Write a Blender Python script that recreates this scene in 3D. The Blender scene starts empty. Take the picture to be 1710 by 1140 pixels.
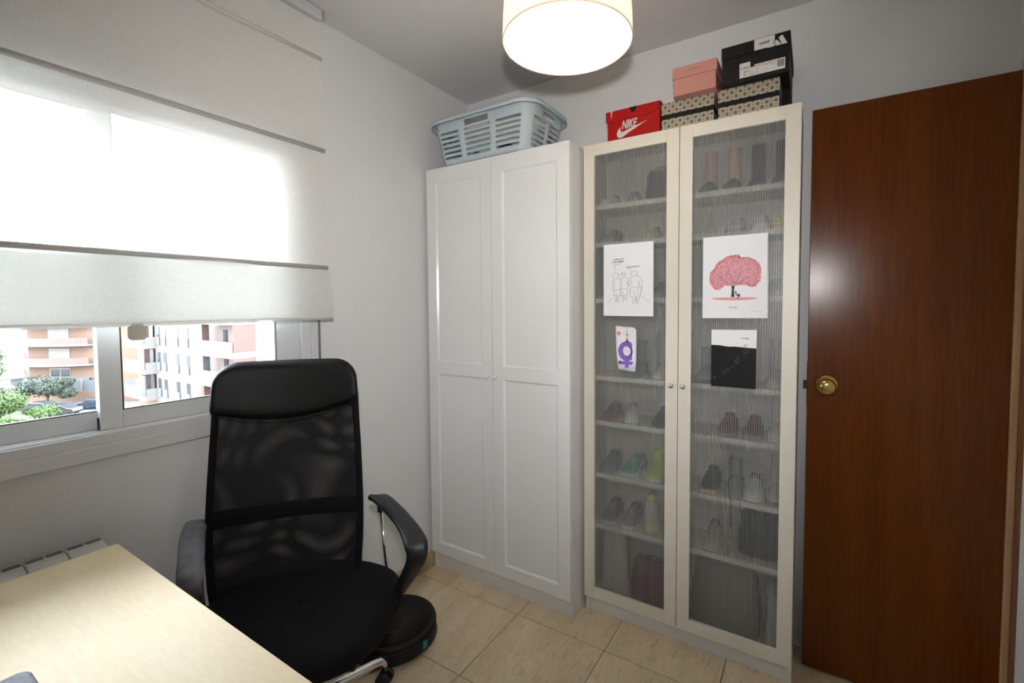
import bpy, bmesh, math, random
from mathutils import Vector, Matrix
random.seed(7)
S = bpy.context.scene
COL = S.collection
PI = math.pi

# ------------------------------------------------------------------ camera
cd = bpy.data.cameras.new('camera')
cam = bpy.data.objects.new('camera', cd); COL.objects.link(cam)
cr = Vector((0.855328007, 0.518058244, -0.005445668))
cu = Vector((-0.018003748, 0.040226146, 0.999028389))
cf = Vector((-0.517773952, 0.854398919, -0.043733540))
CP = Vector((1.660252478, -1.665832115, 1.350341579))
cam.matrix_world = Matrix(((cr.x, cu.x, -cf.x, CP.x), (cr.y, cu.y, -cf.y, CP.y), (cr.z, cu.z, -cf.z, CP.z), (0, 0, 0, 1)))
cd.sensor_width = 36; cd.lens = 757.0555/1710*36
cd.shift_x = -44.93/1710; cd.shift_y = -27.68/1710
cd.clip_start = 0.02; cd.clip_end = 800
S.camera = cam

# ------------------------------------------------------------------ light
S.view_settings.view_transform = 'Standard'; S.view_settings.look = 'None'
S.view_settings.gamma = 1; S.view_settings.use_curve_mapping = False
S.view_settings.exposure = 1.39
W = bpy.data.worlds.new('sky'); S.world = W; W.use_nodes = True
wn = W.node_tree.nodes; wl = W.node_tree.links
bg = wn['Background']
SKY = 8.6
tc = wn.new('ShaderNodeTexCoord'); sp = wn.new('ShaderNodeSeparateXYZ'); rmp = wn.new('ShaderNodeValToRGB')
wl.new(tc.outputs['Generated'], sp.inputs[0]); wl.new(sp.outputs['Z'], rmp.inputs['Fac'])
rmp.color_ramp.elements[0].position = 0.0; rmp.color_ramp.elements[0].color = (0.95, 0.97, 1, 1)
rmp.color_ramp.elements[1].position = 0.8; rmp.color_ramp.elements[1].color = (0.78, 0.88, 1, 1)
wl.new(rmp.outputs[0], bg.inputs['Color']); bg.inputs['Strength'].default_value = SKY

def light(name, kind, loc, power, color=(1, 1, 1), size=.1, rot=None, spread=None):
    l = bpy.data.lights.new(name, kind); l.energy = power; l.color = color
    if kind == 'AREA':
        l.size = size
        if spread: l.spread = spread
    elif kind == 'POINT': l.shadow_soft_size = size
    o = bpy.data.objects.new(name, l); COL.objects.link(o); o.location = loc
    if rot is not None: o.rotation_euler = rot
    return o
# the camera's own flash, 16 cm above the lens
fl = light('camera_flash', 'SPOT', CP + cu*0.157 - cf*0.02, 28, (1, .98, .97), .05)
fl.data.shadow_soft_size = .028; fl.data.spot_size = math.radians(107); fl.data.spot_blend = 1.0      # a flash does not cover the whole wide view
fl.rotation_euler = (-(cf+cu*.08-cr*.05)).to_track_quat('Z', 'Y').to_euler()

# ------------------------------------------------------------------ materials
def srgb(r, g, b):
    f = lambda c: (c/255/12.92) if c/255 <= .04045 else ((c/255+.055)/1.055)**2.4
    return (f(r), f(g), f(b))
def mat(name, c, rough=.5, metal=0, var=.06, scale=8, bump=0, bscale=60, coat=0, spec=.5, stretch=(1, 1, 1), c2=None):
    m = bpy.data.materials.new(name); m.use_nodes = True
    n = m.node_tree.nodes; l = m.node_tree.links; b = n['Principled BSDF']
    b.inputs['Roughness'].default_value = rough; b.inputs['Metallic'].default_value = metal
    b.inputs['Coat Weight'].default_value = coat; b.inputs['Specular IOR Level'].default_value = spec
    t = n.new('ShaderNodeTexCoord'); mp = n.new('ShaderNodeMapping'); mp.inputs['Scale'].default_value = stretch
    l.new(t.outputs['Object'], mp.inputs['Vector'])
    no = n.new('ShaderNodeTexNoise'); no.inputs['Scale'].default_value = scale; no.inputs['Detail'].default_value = 5
    l.new(mp.outputs[0], no.inputs['Vector'])
    mx = n.new('ShaderNodeMix'); mx.data_type = 'RGBA'
    a = tuple(max(0, x*(1-var)) for x in c) if c2 is None else c
    d = tuple(min(1, x*(1+var)) for x in c) if c2 is None else c2
    mx.inputs['A'].default_value = (*a, 1); mx.inputs['B'].default_value = (*d, 1)
    l.new(no.outputs['Fac'], mx.inputs['Factor']); l.new(mx.outputs['Result'], b.inputs['Base Color'])
    if bump:
        nb = n.new('ShaderNodeTexNoise'); nb.inputs['Scale'].default_value = bscale; nb.inputs['Detail'].default_value = 3
        l.new(mp.outputs[0], nb.inputs['Vector'])
        bp = n.new('ShaderNodeBump'); bp.inputs['Strength'].default_value = bump; bp.inputs['Distance'].default_value = .002
        l.new(nb.outputs['Fac'], bp.inputs['Height']); l.new(bp.outputs[0], b.inputs['Normal'])
    m['b'] = 1
    return m
M = {}
M['wall'] = mat('white_wall_paint', (.70, .705, .705), .75, var=.015, scale=3, bump=.35, bscale=140)
M['ceil'] = mat('ceiling_paint', (.66, .65, .645), .8, var=.015, scale=3, bump=.2, bscale=140)
M['white_cab'] = mat('white_lacquer', (.80, .815, .80), .22, var=.01)
M['white_side'] = mat('white_melamine', (.76, .75, .73), .45, var=.01)
M['cream'] = mat('cream_lacquer', (.74, .70, .60), .38, var=.012)
M['cream_shelf'] = mat('cream_melamine', (.74, .69, .58), .45, var=.012)
M['alu'] = mat('white_aluminium', (.60, .605, .61), .38, metal=.0, var=.02)
M['reveal_shade'] = mat('reveal_shadow_grey', (.16, .16, .165), .5)  # painted shade for the gap between window frame and wall
M['rubber'] = mat('black_rubber', (.02, .02, .02), .6)
M['black_plastic'] = mat('black_plastic', (.022, .023, .026), .38, var=.2, scale=40, bump=.3, bscale=700)
M['arm_plastic'] = mat('dark_arm_plastic', (.012, .013, .015), .38, var=.3, scale=30, bump=.3, bscale=500)
M['arm_scuffed'] = mat('scuffed_grey_arm_plastic', (.06, .063, .075), .34, var=.5, scale=30, bump=.4, bscale=120, c2=(.24, .24, .27))
M['leather'] = mat('black_faux_leather', (.005, .005, .0055), .46, bump=.5, bscale=320, spec=.22)
M['seat_cloth'] = mat('black_woven_cloth', (.0065, .007, .008), .9, var=.3, scale=300, bump=.5, bscale=900, spec=.2)
M['strap_cloth'] = mat('black_band_cloth', (.005, .005, .006), .9, bump=.4, bscale=900, spec=.2)
M['chrome'] = mat('chrome', (.8, .8, .8), .16, metal=1, var=.02)
M['brass'] = mat('brass', (.75, .52, .16), .16, metal=1, var=.05)
M['steel'] = mat('brushed_steel', (.6, .6, .6), .3, metal=1)
M['robot'] = mat('robot_black', (.009, .008, .009), .55, var=.2, spec=.3)
M['robot_top'] = mat('robot_top_black', (.012, .010, .010), .6, var=.2, spec=.25)
M['robot_ring'] = mat('robot_ring_grey', (.024,.024,.025), .4)
M['teal'] = mat('teal_plastic', (.01, .25, .27), .35)
M['radiator'] = mat('radiator_enamel', (.60, .60, .56), .4, var=.01)
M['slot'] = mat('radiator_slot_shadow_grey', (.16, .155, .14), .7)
M['basket'] = mat('pale_blue_plastic', srgb(188, 202, 207), .45, var=.02)
M['clothes_dark'] = mat('dark_clothes', (.02, .02, .022), .9, bump=.5, bscale=30)
M['red'] = mat('red_card', srgb(168, 8, 4), .55, var=.02, spec=.25)
M['black_card'] = mat('black_card', (.009, .009, .0095), .55, var=.1, spec=.2)
M['pink'] = mat('pink_card', srgb(188, 130, 117), .6, var=.02)
M['label'] = mat('white_label', (.60, .575, .56), .6, var=.01)
M['ink'] = mat('black_ink', (.03, .03, .03), .7)
M['ink_grey'] = mat('grey_ink', (.18, .18, .18), .7)
M['ink_line'] = mat('drawing_pencil_line', (.10, .10, .10), .7)
M['paper'] = mat('white_paper', (.84, .84, .86), .6, var=.008)
M['paper2'] = mat('rough_white_paper', (.78, .77, .82), .6, var=.02, bump=.5, bscale=40)
M['paper_black'] = mat('black_print', (.009, .0095, .010), .55, var=.1, spec=.2)
M['purple'] = mat('purple_crayon', srgb(132, 96, 188), .7, var=.25, scale=260)
M['purple_dark'] = mat('dark_purple_crayon', srgb(80, 50, 140), .7, var=.25, scale=200)
M['coral'] = mat('coral_crayon', srgb(235, 140, 130), .7)
M['tan_ink'] = mat('tan_crayon', srgb(205, 170, 130), .7)
M['blossom_ground'] = mat('pink_ground_ink', srgb(238, 150, 156), .7, var=.3, scale=300)
M['shade'] = None

def wood(name, ca, cb, rough, scale=6, stretch=(1, 1, .06), coat=0, bump=.05, dist=1.5):
    m = bpy.data.materials.new(name); m.use_nodes = True
    n = m.node_tree.nodes; l = m.node_tree.links; b = n['Principled BSDF']
    t = n.new('ShaderNodeTexCoord'); mp = n.new('ShaderNodeMapping'); mp.inputs['Scale'].default_value = stretch
    l.new(t.outputs['Object'], mp.inputs[0])
    a1 = n.new('ShaderNodeTexNoise'); a1.inputs['Scale'].default_value = scale; a1.inputs['Detail'].default_value = 4; a1.inputs['Distortion'].default_value = dist
    a2 = n.new('ShaderNodeTexNoise'); a2.inputs['Scale'].default_value = scale*22; a2.inputs['Detail'].default_value = 6
    l.new(mp.outputs[0], a1.inputs[0]); l.new(mp.outputs[0], a2.inputs[0])
    ad = n.new('ShaderNodeMath'); ad.operation = 'MULTIPLY_ADD'; ad.inputs[1].default_value = .55
    l.new(a1.outputs['Fac'], ad.inputs[0])
    m2 = n.new('ShaderNodeMath'); m2.operation = 'MULTIPLY'; m2.inputs[1].default_value = .45
    l.new(a2.outputs['Fac'], m2.inputs[0]); l.new(m2.outputs[0], ad.inputs[2])
    r = n.new('ShaderNodeValToRGB'); r.color_ramp.elements[0].position = .35; r.color_ramp.elements[1].position = .65
    r.color_ramp.elements[0].color = (*ca, 1); r.color_ramp.elements[1].color = (*cb, 1)
    l.new(ad.outputs[0], r.inputs[0]); l.new(r.outputs[0], b.inputs['Base Color'])
    b.inputs['Roughness'].default_value = rough; b.inputs['Coat Weight'].default_value = coat; b.inputs['Coat Roughness'].default_value = .2
    bp = n.new('ShaderNodeBump'); bp.inputs['Strength'].default_value = bump; bp.inputs['Distance'].default_value = .001
    l.new(a2.outputs['Fac'], bp.inputs['Height']); l.new(bp.outputs[0], b.inputs['Normal'])
    return m
M['door_wood'] = wood('varnished_brown_door_veneer', (.092, .019, .0012), (.158, .040, .0035), .235, 5)
[x for x in M['door_wood'].node_tree.nodes if x.type == 'BSDF_PRINCIPLED'][0].inputs['Specular IOR Level'].default_value = .28
M['jamb_wood'] = wood('light_jamb_wood', (.42, .25, .12), (.52, .33, .17), .5, 10)
M['red_wood'] = wood('reddish_casing_wood', (.17, .06, .025), (.25, .10, .045), .45, 12)
M['desk_wood'] = wood('birch_veneer', (.74, .585, .37), (.81, .67, .45), .46, 4, (.3, 1.6, 1), bump=.02, dist=.8)
[x for x in M['desk_wood'].node_tree.nodes if x.type == 'BSDF_PRINCIPLED'][0].inputs['Specular IOR Level'].default_value = .22
M['desk_edge'] = wood('birch_edge', (.55, .42, .2), (.68, .52, .28), .5, 3, (.2, 1, 1))

def travertine(name, ca, cb, rough, stretch):
    m = wood(name, ca, cb, rough, 7, stretch, bump=.15, dist=.8)
    n = m.node_tree.nodes; l = m.node_tree.links; b = n['Principled BSDF']
    t = [x for x in n if x.type == 'MAPPING'][0]
    v = n.new('ShaderNodeTexNoise'); v.inputs['Scale'].default_value = 60; v.inputs['Detail'].default_value = 4
    l.new(t.outputs[0], v.inputs[0])
    rr = n.new('ShaderNodeValToRGB'); rr.color_ramp.elements[0].position = .33; rr.color_ramp.elements[1].position = .45
    rr.color_ramp.elements[0].color = (.87, .83, .78, 1); rr.color_ramp.elements[1].color = (1, 1, 1, 1)
    l.new(v.outputs['Fac'], rr.inputs[0])
    mx = n.new('ShaderNodeMix'); mx.data_type = 'RGBA'; mx.blend_type = 'MULTIPLY'; mx.inputs['Factor'].default_value = 1
    src = b.inputs['Base Color'].links[0].from_socket
    l.new(src, mx.inputs['A']); l.new(rr.outputs[0], mx.inputs['B']); l.new(mx.outputs['Result'], b.inputs['Base Color'])
    return m
M['tile'] = travertine('travertine_tile', (.66, .52, .33), (.84, .70, .50), .34, (1, .22, 1))
M['skirting'] = travertine('travertine_skirting', (.48, .33, .18), (.60, .44, .27), .4, (1, .4, 1))
M['grout'] = mat('brown_grout', (.10, .07, .04), .9, var=.2)

def cloth(name, col, transl, transp, weave=420):
    m = bpy.data.materials.new(name); m.use_nodes = True
    n = m.node_tree.nodes; l = m.node_tree.links; n.clear()
    out = n.new('ShaderNodeOutputMaterial')
    t = n.new('ShaderNodeTexCoord')
    mp1 = n.new('ShaderNodeMapping'); mp1.inputs['Scale'].default_value = (1, .12, 1)
    mp2 = n.new('ShaderNodeMapping'); mp2.inputs['Scale'].default_value = (1, 1, .12)
    no1 = n.new('ShaderNodeTexNoise'); no1.inputs['Scale'].default_value = weave
    no2 = n.new('ShaderNodeTexNoise'); no2.inputs['Scale'].default_value = weave
    for a, b_ in ((mp1, no1), (mp2, no2)):
        l.new(t.outputs['Object'], a.inputs[0]); l.new(a.outputs[0], b_.inputs[0])
    ad = n.new('ShaderNodeMath'); ad.operation = 'ADD'; l.new(no1.outputs['Fac'], ad.inputs[0]); l.new(no2.outputs['Fac'], ad.inputs[1])
    mr = n.new('ShaderNodeMapRange'); mr.inputs[1].default_value = .7; mr.inputs[2].default_value = 1.3; mr.inputs[3].default_value = .95; mr.inputs[4].default_value = 1.03
    l.new(ad.outputs[0], mr.inputs[0])
    cm = n.new('ShaderNodeVectorMath'); cm.operation = 'SCALE'; cm.inputs[0].default_value = col; l.new(mr.outputs[0], cm.inputs['Scale'])
    d = n.new('ShaderNodeBsdfDiffuse'); tr = n.new('ShaderNodeBsdfTranslucent'); tp = n.new('ShaderNodeBsdfTransparent')
    l.new(cm.outputs[0], d.inputs[0]); l.new(cm.outputs[0], tr.inputs[0])
    m1 = n.new('ShaderNodeMixShader'); m1.inputs[0].default_value = transl; l.new(d.outputs[0], m1.inputs[1]); l.new(tr.outputs[0], m1.inputs[2])
    m2 = n.new('ShaderNodeMixShader'); m2.inputs[0].default_value = transp; l.new(m1.outputs[0], m2.inputs[1]); l.new(tp.outputs[0], m2.inputs[2])
    l.new(m2.outputs[0], out.inputs[0])
    return m
M['blind'] = cloth('off_white_blind_linen', (.88, .87, .83), .22, .17)
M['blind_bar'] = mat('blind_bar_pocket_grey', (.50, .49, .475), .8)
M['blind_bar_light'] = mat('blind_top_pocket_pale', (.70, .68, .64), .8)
M['lampshade'] = cloth('cream_lamp_shade_fabric', (.80, .70, .57), .25, .0, 200)
def emis(name, col, st):
    m = bpy.data.materials.new(name); m.use_nodes = True
    n = m.node_tree.nodes; l = m.node_tree.links; b = n['Principled BSDF']
    b.inputs['Base Color'].default_value = (.9, .9, .88, 1)
    b.inputs['Emission Color'].default_value = (*col, 1); b.inputs['Emission Strength'].default_value = st
    return m
M['diffuser'] = emis('lit_lamp_diffuser', (1, .92, .80), 1.5)
M['bulb'] = emis('lit_bulb', (1, .85, .6), 12)
M['lcd'] = emis('dim', (1, 1, 1), 0)

def mesh_net(name, k):
    # woven chair net: opaque black threads, real see-through holes between them
    m = bpy.data.materials.new(name); m.use_nodes = True
    n = m.node_tree.nodes; l = m.node_tree.links
    b = n['Principled BSDF']; out = n['Material Output']
    b.inputs['Base Color'].default_value = (.012, .012, .013, 1); b.inputs['Roughness'].default_value = .7
    b.inputs['Specular IOR Level'].default_value = .25
    t = n.new('ShaderNodeTexCoord'); s = n.new('ShaderNodeSeparateXYZ'); 
    wv = n.new('ShaderNodeTexNoise'); wv.inputs['Scale'].default_value = 4.5; wv.inputs['Detail'].default_value = 0; l.new(t.outputs['UV'], wv.inputs[0])
    ws = n.new('ShaderNodeVectorMath'); ws.operation = 'SCALE'; ws.inputs['Scale'].default_value = .012 if k > 1820 else .0; l.new(wv.outputs['Color'], ws.inputs[0])
    wa = n.new('ShaderNodeVectorMath'); wa.operation = 'ADD'; l.new(t.outputs['UV'], wa.inputs[0]); l.new(ws.outputs[0], wa.inputs[1]); l.new(wa.outputs[0], s.inputs[0])
    sn = []
    for ax in ('X', 'Y'):
        a = n.new('ShaderNodeMath'); a.operation = 'MULTIPLY'; a.inputs[1].default_value = k; l.new(s.outputs[ax], a.inputs[0])
        c = n.new('ShaderNodeMath'); c.operation = 'SINE'; l.new(a.outputs[0], c.inputs[0]); sn.append(c)
    pr = n.new('ShaderNodeMath'); pr.operation = 'ADD'; l.new(sn[0].outputs[0], pr.inputs[0]); l.new(sn[1].outputs[0], pr.inputs[1])
    g = n.new('ShaderNodeMath'); g.operation = 'GREATER_THAN'; g.inputs[1].default_value = .95; l.new(pr.outputs[0], g.inputs[0])
    tp = n.new('ShaderNodeBsdfTransparent'); mx = n.new('ShaderNodeMixShader')
    l.new(g.outputs[0], mx.inputs[0]); l.new(b.outputs[0], mx.inputs[1]); l.new(tp.outputs[0], mx.inputs[2]); l.new(mx.outputs[0], out.inputs[0])
    return m
M['net1'] = mesh_net('black_chair_net_front', 2*PI/.0034)
M['net2'] = mesh_net('black_chair_net_rear', 2*PI/.00352)

def glass_clear():
    m = bpy.data.materials.new('window_glass'); m.use_nodes = True
    n = m.node_tree.nodes; l = m.node_tree.links; n.clear()
    o = n.new('ShaderNodeOutputMaterial'); tp = n.new('ShaderNodeBsdfTransparent'); g = n.new('ShaderNodeBsdfGlossy'); g.inputs['Roughness'].default_value = .02
    tp.inputs[0].default_value = (.97, .98, .98, 1)
    fr = n.new('ShaderNodeFresnel'); fr.inputs[0].default_value = 1.3; mx = n.new('ShaderNodeMixShader')
    l.new(fr.outputs[0], mx.inputs[0]); l.new(tp.outputs[0], mx.inputs[1]); l.new(g.outputs[0], mx.inputs[2]); l.new(mx.outputs[0], o.inputs[0])
    return m
M['glass'] = glass_clear()
def frosted():
    m = bpy.data.materials.new('ribbed_frosted_panel'); m.use_nodes = True
    n = m.node_tree.nodes; l = m.node_tree.links; n.clear()
    o = n.new('ShaderNodeOutputMaterial')
    r = n.new('ShaderNodeBsdfRefraction'); r.inputs['Roughness'].default_value = .145; r.inputs['IOR'].default_value = 1.18; r.inputs['Color'].default_value = (.86, .88, .89, 1)
    tl = n.new('ShaderNodeBsdfTranslucent'); df = n.new('ShaderNodeBsdfDiffuse')
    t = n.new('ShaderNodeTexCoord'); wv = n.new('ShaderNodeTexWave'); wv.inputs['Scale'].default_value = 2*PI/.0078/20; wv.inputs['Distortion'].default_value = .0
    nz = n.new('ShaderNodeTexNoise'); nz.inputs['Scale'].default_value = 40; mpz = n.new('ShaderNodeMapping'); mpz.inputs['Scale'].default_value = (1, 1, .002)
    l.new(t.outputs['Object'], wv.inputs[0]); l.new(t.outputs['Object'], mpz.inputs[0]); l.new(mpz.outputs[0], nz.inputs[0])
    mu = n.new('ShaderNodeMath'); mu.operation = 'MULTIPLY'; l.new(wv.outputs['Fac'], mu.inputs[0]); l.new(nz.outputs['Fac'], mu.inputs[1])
    rp = n.new('ShaderNodeMix'); rp.data_type = 'RGBA'; rp.inputs['A'].default_value = (.42, .44, .455, 1); rp.inputs['B'].default_value = (.80, .82, .84, 1)  # light and dark of the rib grooves painted into the pane colour
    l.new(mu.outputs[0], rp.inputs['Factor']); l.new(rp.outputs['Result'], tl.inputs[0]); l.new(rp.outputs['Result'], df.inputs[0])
    gl = n.new('ShaderNodeBsdfGlossy'); gl.inputs['Roughness'].default_value = .35
    tp = n.new('ShaderNodeBsdfTransparent'); tp.inputs[0].default_value = (.90, .92, .93, 1)
    a0 = n.new('ShaderNodeMixShader'); a0.inputs[0].default_value = .21; l.new(r.outputs[0], a0.inputs[1]); l.new(tp.outputs[0], a0.inputs[2])
    a = n.new('ShaderNodeMixShader'); a.inputs[0].default_value = .17; l.new(a0.outputs[0], a.inputs[1]); l.new(tl.outputs[0], a.inputs[2])
    b = n.new('ShaderNodeMixShader'); b.inputs[0].default_value = .18; l.new(a.outputs[0], b.inputs[1]); l.new(df.outputs[0], b.inputs[2])
    c = n.new('ShaderNodeMixShader'); c.inputs[0].default_value = .04; l.new(b.outputs[0], c.inputs[1]); l.new(gl.outputs[0], c.inputs[2])
    l.new(c.outputs[0], o.inputs[0])
    return m
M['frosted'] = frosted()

def dotted(name, base, ink):
    m = bpy.data.materials.new(name); m.use_nodes = True
    n = m.node_tree.nodes; l = m.node_tree.links; b = n['Principled BSDF']; b.inputs['Roughness'].default_value = .6
    t = n.new('ShaderNodeTexCoord'); s = n.new('ShaderNodeSeparateXYZ'); l.new(t.outputs['Object'], s.inputs[0])
    ad = n.new('ShaderNodeMath'); ad.operation = 'ADD'; l.new(s.outputs['X'], ad.inputs[0]); l.new(s.outputs['Y'], ad.inputs[1])
    cb = n.new('ShaderNodeCombineXYZ'); l.new(ad.outputs[0], cb.inputs[0]); l.new(s.outputs['Z'], cb.inputs[1])
    def grid(scale, off, r, ring=False):
        mp = n.new('ShaderNodeMapping'); mp.inputs['Location'].default_value = (*off, 0); l.new(cb.outputs[0], mp.inputs[0])
        v = n.new('ShaderNodeTexVoronoi'); v.voronoi_dimensions = '2D'; v.inputs['Randomness'].default_value = 0; v.inputs['Scale'].default_value = scale
        l.new(mp.outputs[0], v.inputs['Vector'])
        lt = n.new('ShaderNodeMath'); lt.operation = 'LESS_THAN'; lt.inputs[1].default_value = r; l.new(v.outputs['Distance'], lt.inputs[0])
        return lt.outputs[0]
    P = .0285
    outs = [grid(1/P, (0, 0), .21), grid(1/P, (P/2, P/2), .21), grid(1/P, (P/2, 0), .085), grid(1/P, (0, P/2), .085)]
    cur = outs[0]
    for o2 in outs[1:]:
        mxn = n.new('ShaderNodeMath'); mxn.operation = 'MAXIMUM'; l.new(cur, mxn.inputs[0]); l.new(o2, mxn.inputs[1]); cur = mxn.outputs[0]
    mx = n.new('ShaderNodeMix'); mx.data_type = 'RGBA'; mx.inputs['A'].default_value = (*base, 1); mx.inputs['B'].default_value = (*ink, 1)
    l.new(cur, mx.inputs['Factor']); l.new(mx.outputs['Result'], b.inputs['Base Color'])
    return m
M['dots'] = dotted('beige_floral_dot_card', (.40, .35, .26), (.13, .115, .08))

# ------------------------------------------------------------------ mesh helpers
class MB:
    def __init__(s): s.v = []; s.f = []; s.sm = []; s.uv = None
    def add(s, v, f, smooth=False):
        o = len(s.v); s.v += [tuple(x) for x in v]; s.f += [tuple(i+o for i in q) for q in f]; s.sm += [smooth]*len(f); return s
    def box(s, x0, x1, y0, y1, z0, z1):
        v = [(x0, y0, z0), (x1, y0, z0), (x1, y1, z0), (x0, y1, z0), (x0, y0, z1), (x1, y0, z1), (x1, y1, z1), (x0, y1, z1)]
        return s.add(v, [(0, 3, 2, 1), (4, 5, 6, 7), (0, 1, 5, 4), (1, 2, 6, 5), (2, 3, 7, 6), (3, 0, 4, 7)])
    def obox(s, a, b, th, z0, z1, off=0):
        """wall-like box from plan point a to b, thickness th to the left side"""
        a = Vector((a[0], a[1])); b = Vector((b[0], b[1])); d = (b-a).normalized(); nn = Vector((-d.y, d.x))
        q = [a+nn*off, b+nn*off, b+nn*(off+th), a+nn*(off+th)]
        v = [(p.x, p.y, z0) for p in q]+[(p.x, p.y, z1) for p in q]
        return s.add(v, [(0, 3, 2, 1), (4, 5, 6, 7), (0, 1, 5, 4), (1, 2, 6, 5), (2, 3, 7, 6), (3, 0, 4, 7)])
    def prism(s, pts, axis, a0, a1, smooth=False):
        """extrude 2D polygon; axis 'x': pts=(y,z), 'y': pts=(x,z), 'z': pts=(x,y)"""
        n = len(pts)
        mk = {'x': lambda p, a: (a, p[0], p[1]), 'y': lambda p, a: (p[0], a, p[1]), 'z': lambda p, a: (p[0], p[1], a)}[axis]
        v = [mk(p, a0) for p in pts]+[mk(p, a1) for p in pts]
        s.add(v, [tuple(range(n))[::-1], tuple(range(n, 2*n))])
        o = len(s.v)-2*n
        for i in range(n):
            s.f.append((o+i, o+(i+1) % n, o+n+(i+1) % n, o+n+i)); s.sm.append(smooth)
        return s
    def tube(s, pts, r, seg=12, closed=False, sy=1.0, up=None):
        pts = [Vector(p) for p in pts]; n = len(pts); rs = r if isinstance(r, (list, tuple)) else [r]*n
        base = len(s.v); prev = None
        for i, p in enumerate(pts):
            if closed: t = pts[(i+1) % n]-pts[i-1]
            else: t = pts[min(i+1, n-1)]-pts[max(i-1, 0)]
            t.normalize()
            if up is not None: ref = Vector(up)
            else: ref = prev if prev is not None else (Vector((0, 0, 1)) if abs(t.z) < .9 else Vector((1, 0, 0)))
            a = t.cross(ref)
            if a.length < 1e-6: a = t.cross(Vector((1, 0, .01)))
            a.normalize(); b = a.cross(t).normalized(); prev = b
            for k in range(seg):
                th = 2*PI*k/seg
                s.v.append(tuple(p+a*math.cos(th)*rs[i]+b*math.sin(th)*rs[i]*sy))
        m = n if closed else n-1
        for i in range(m):
            for k in range(seg):
                j = (i+1) % n
                s.f.append((base+i*seg+k, base+i*seg+(k+1) % seg, base+j*seg+(k+1) % seg, base+j*seg+k)); s.sm.append(True)
        if not closed:
            s.f.append(tuple(base+k for k in range(seg))[::-1]); s.f.append(tuple(base+(n-1)*seg+k for k in range(seg))); s.sm += [False, False]
        return s
    def lathe(s, prof, c=(0, 0, 0), seg=32, axis='z', smooth=True):
        base = len(s.v); n = len(prof)
        for (r, h) in prof:
            for k in range(seg):
                a = 2*PI*k/seg; x = r*math.cos(a); y = r*math.sin(a)
                p = {'z': (x, y, h), 'y': (x, h, y), 'x': (h, x, y)}[axis]
                s.v.append((p[0]+c[0], p[1]+c[1], p[2]+c[2]))
        for i in range(n-1):
            for k in range(seg):
                s.f.append((base+i*seg+k, base+i*seg+(k+1) % seg, base+(i+1)*seg+(k+1) % seg, base+(i+1)*seg+k)); s.sm.append(smooth)
        return s
    def grid(s, P, closed_u=False, smooth=True, uv=None):
        """P[i][j] grid of points"""
        n = len(P); m = len(P[0]); base = len(s.v)
        for row in P:
            for p in row: s.v.append(tuple(p))
        if uv is not None:
            s.uv = (s.uv or {})
            for i in range(n):
                for j in range(m): s.uv[base+i*m+j] = uv(i, j)
        for i in range(n-(0 if closed_u else 1)):
            for j in range(m-1):
                a = base+i*m+j; b = base+((i+1) % n)*m+j
                s.f.append((a, b, b+1, a+1)); s.sm.append(smooth)
        return s
    def mesh(s, name, m):
        me = bpy.data.meshes.new(name); me.from_pydata(s.v, [], s.f); me.update()
        bm = bmesh.new(); bm.from_mesh(me)
        bmesh.ops.recalc_face_normals(bm, faces=bm.faces[:]); bm.to_mesh(me); bm.free()
        me.polygons.foreach_set('use_smooth', s.sm)
        if s.uv:
            ul = me.uv_layers.new(name='UVMap')
            for lp in me.loops: ul.data[lp.index].uv = s.uv.get(lp.vertex_index, (0, 0))
        if m is not None: me.materials.append(m)
        return me
    def build(s, name, m, parent=None, bevel=0, seg=2, sub=0, solid=0, loc=None):
        o = bpy.data.objects.new(name, s.mesh(name, m)); COL.objects.link(o)
        if parent is not None: o.parent = parent
        if loc is not None: o.location = loc
        if solid:
            md = o.modifiers.new('s', 'SOLIDIFY'); md.thickness = solid; md.offset = 0
        if bevel:
            md = o.modifiers.new('b', 'BEVEL'); md.width = bevel; md.segments = seg; md.limit_method = 'ANGLE'
        if sub:
            md = o.modifiers.new('u', 'SUBSURF'); md.levels = sub; md.render_levels = sub
        return o
def B(x0, x1, y0, y1, z0, z1): return MB().box(x0, x1, y0, y1, z0, z1)
def tag(o, label, cat, group=None, kind=None):
    o['label'] = label; o['category'] = cat
    if group: o['group'] = group
    if kind: o['kind'] = kind
    return o
def thing(name, label, cat, loc=(0, 0, 0), rz=0, group=None):
    o = bpy.data.objects.new(name, None); COL.objects.link(o); o.location = loc; o.rotation_euler = (0, 0, rz)
    o.empty_display_size = .05
    return tag(o, label, cat, group)
def struct(o, label, cat):
    o['kind'] = 'structure'; o['label'] = label; o['category'] = cat; return o
def text(name, s, size, m, parent, origin, right, up, bold=0, shear=0, align='LEFT', depth=.0003, sx=1.0, label=None):
    cu_ = bpy.data.curves.new(name, 'FONT'); cu_.body = s; cu_.size = size; cu_.align_x = align; cu_.extrude = depth/2
    cu_.offset = bold; cu_.shear = shear; cu_.resolution_u = 3
    t = bpy.data.objects.new(name, cu_); COL.objects.link(t)
    dg = bpy.context.evaluated_depsgraph_get()
    me = bpy.data.meshes.new_from_object(t.evaluated_get(dg)); bpy.data.objects.remove(t)
    r = Vector(right).normalized(); u = Vector(up).normalized(); nn = r.cross(u)
    for v in me.vertices:
        c = v.co; v.co = Vector(origin)+r*c.x*sx+u*c.y+nn*c.z
    me.materials.clear(); me.materials.append(m)
    o = bpy.data.objects.new(name, me); COL.objects.link(o); o.parent = parent
    if label: o['label'] = label
    return o
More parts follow.
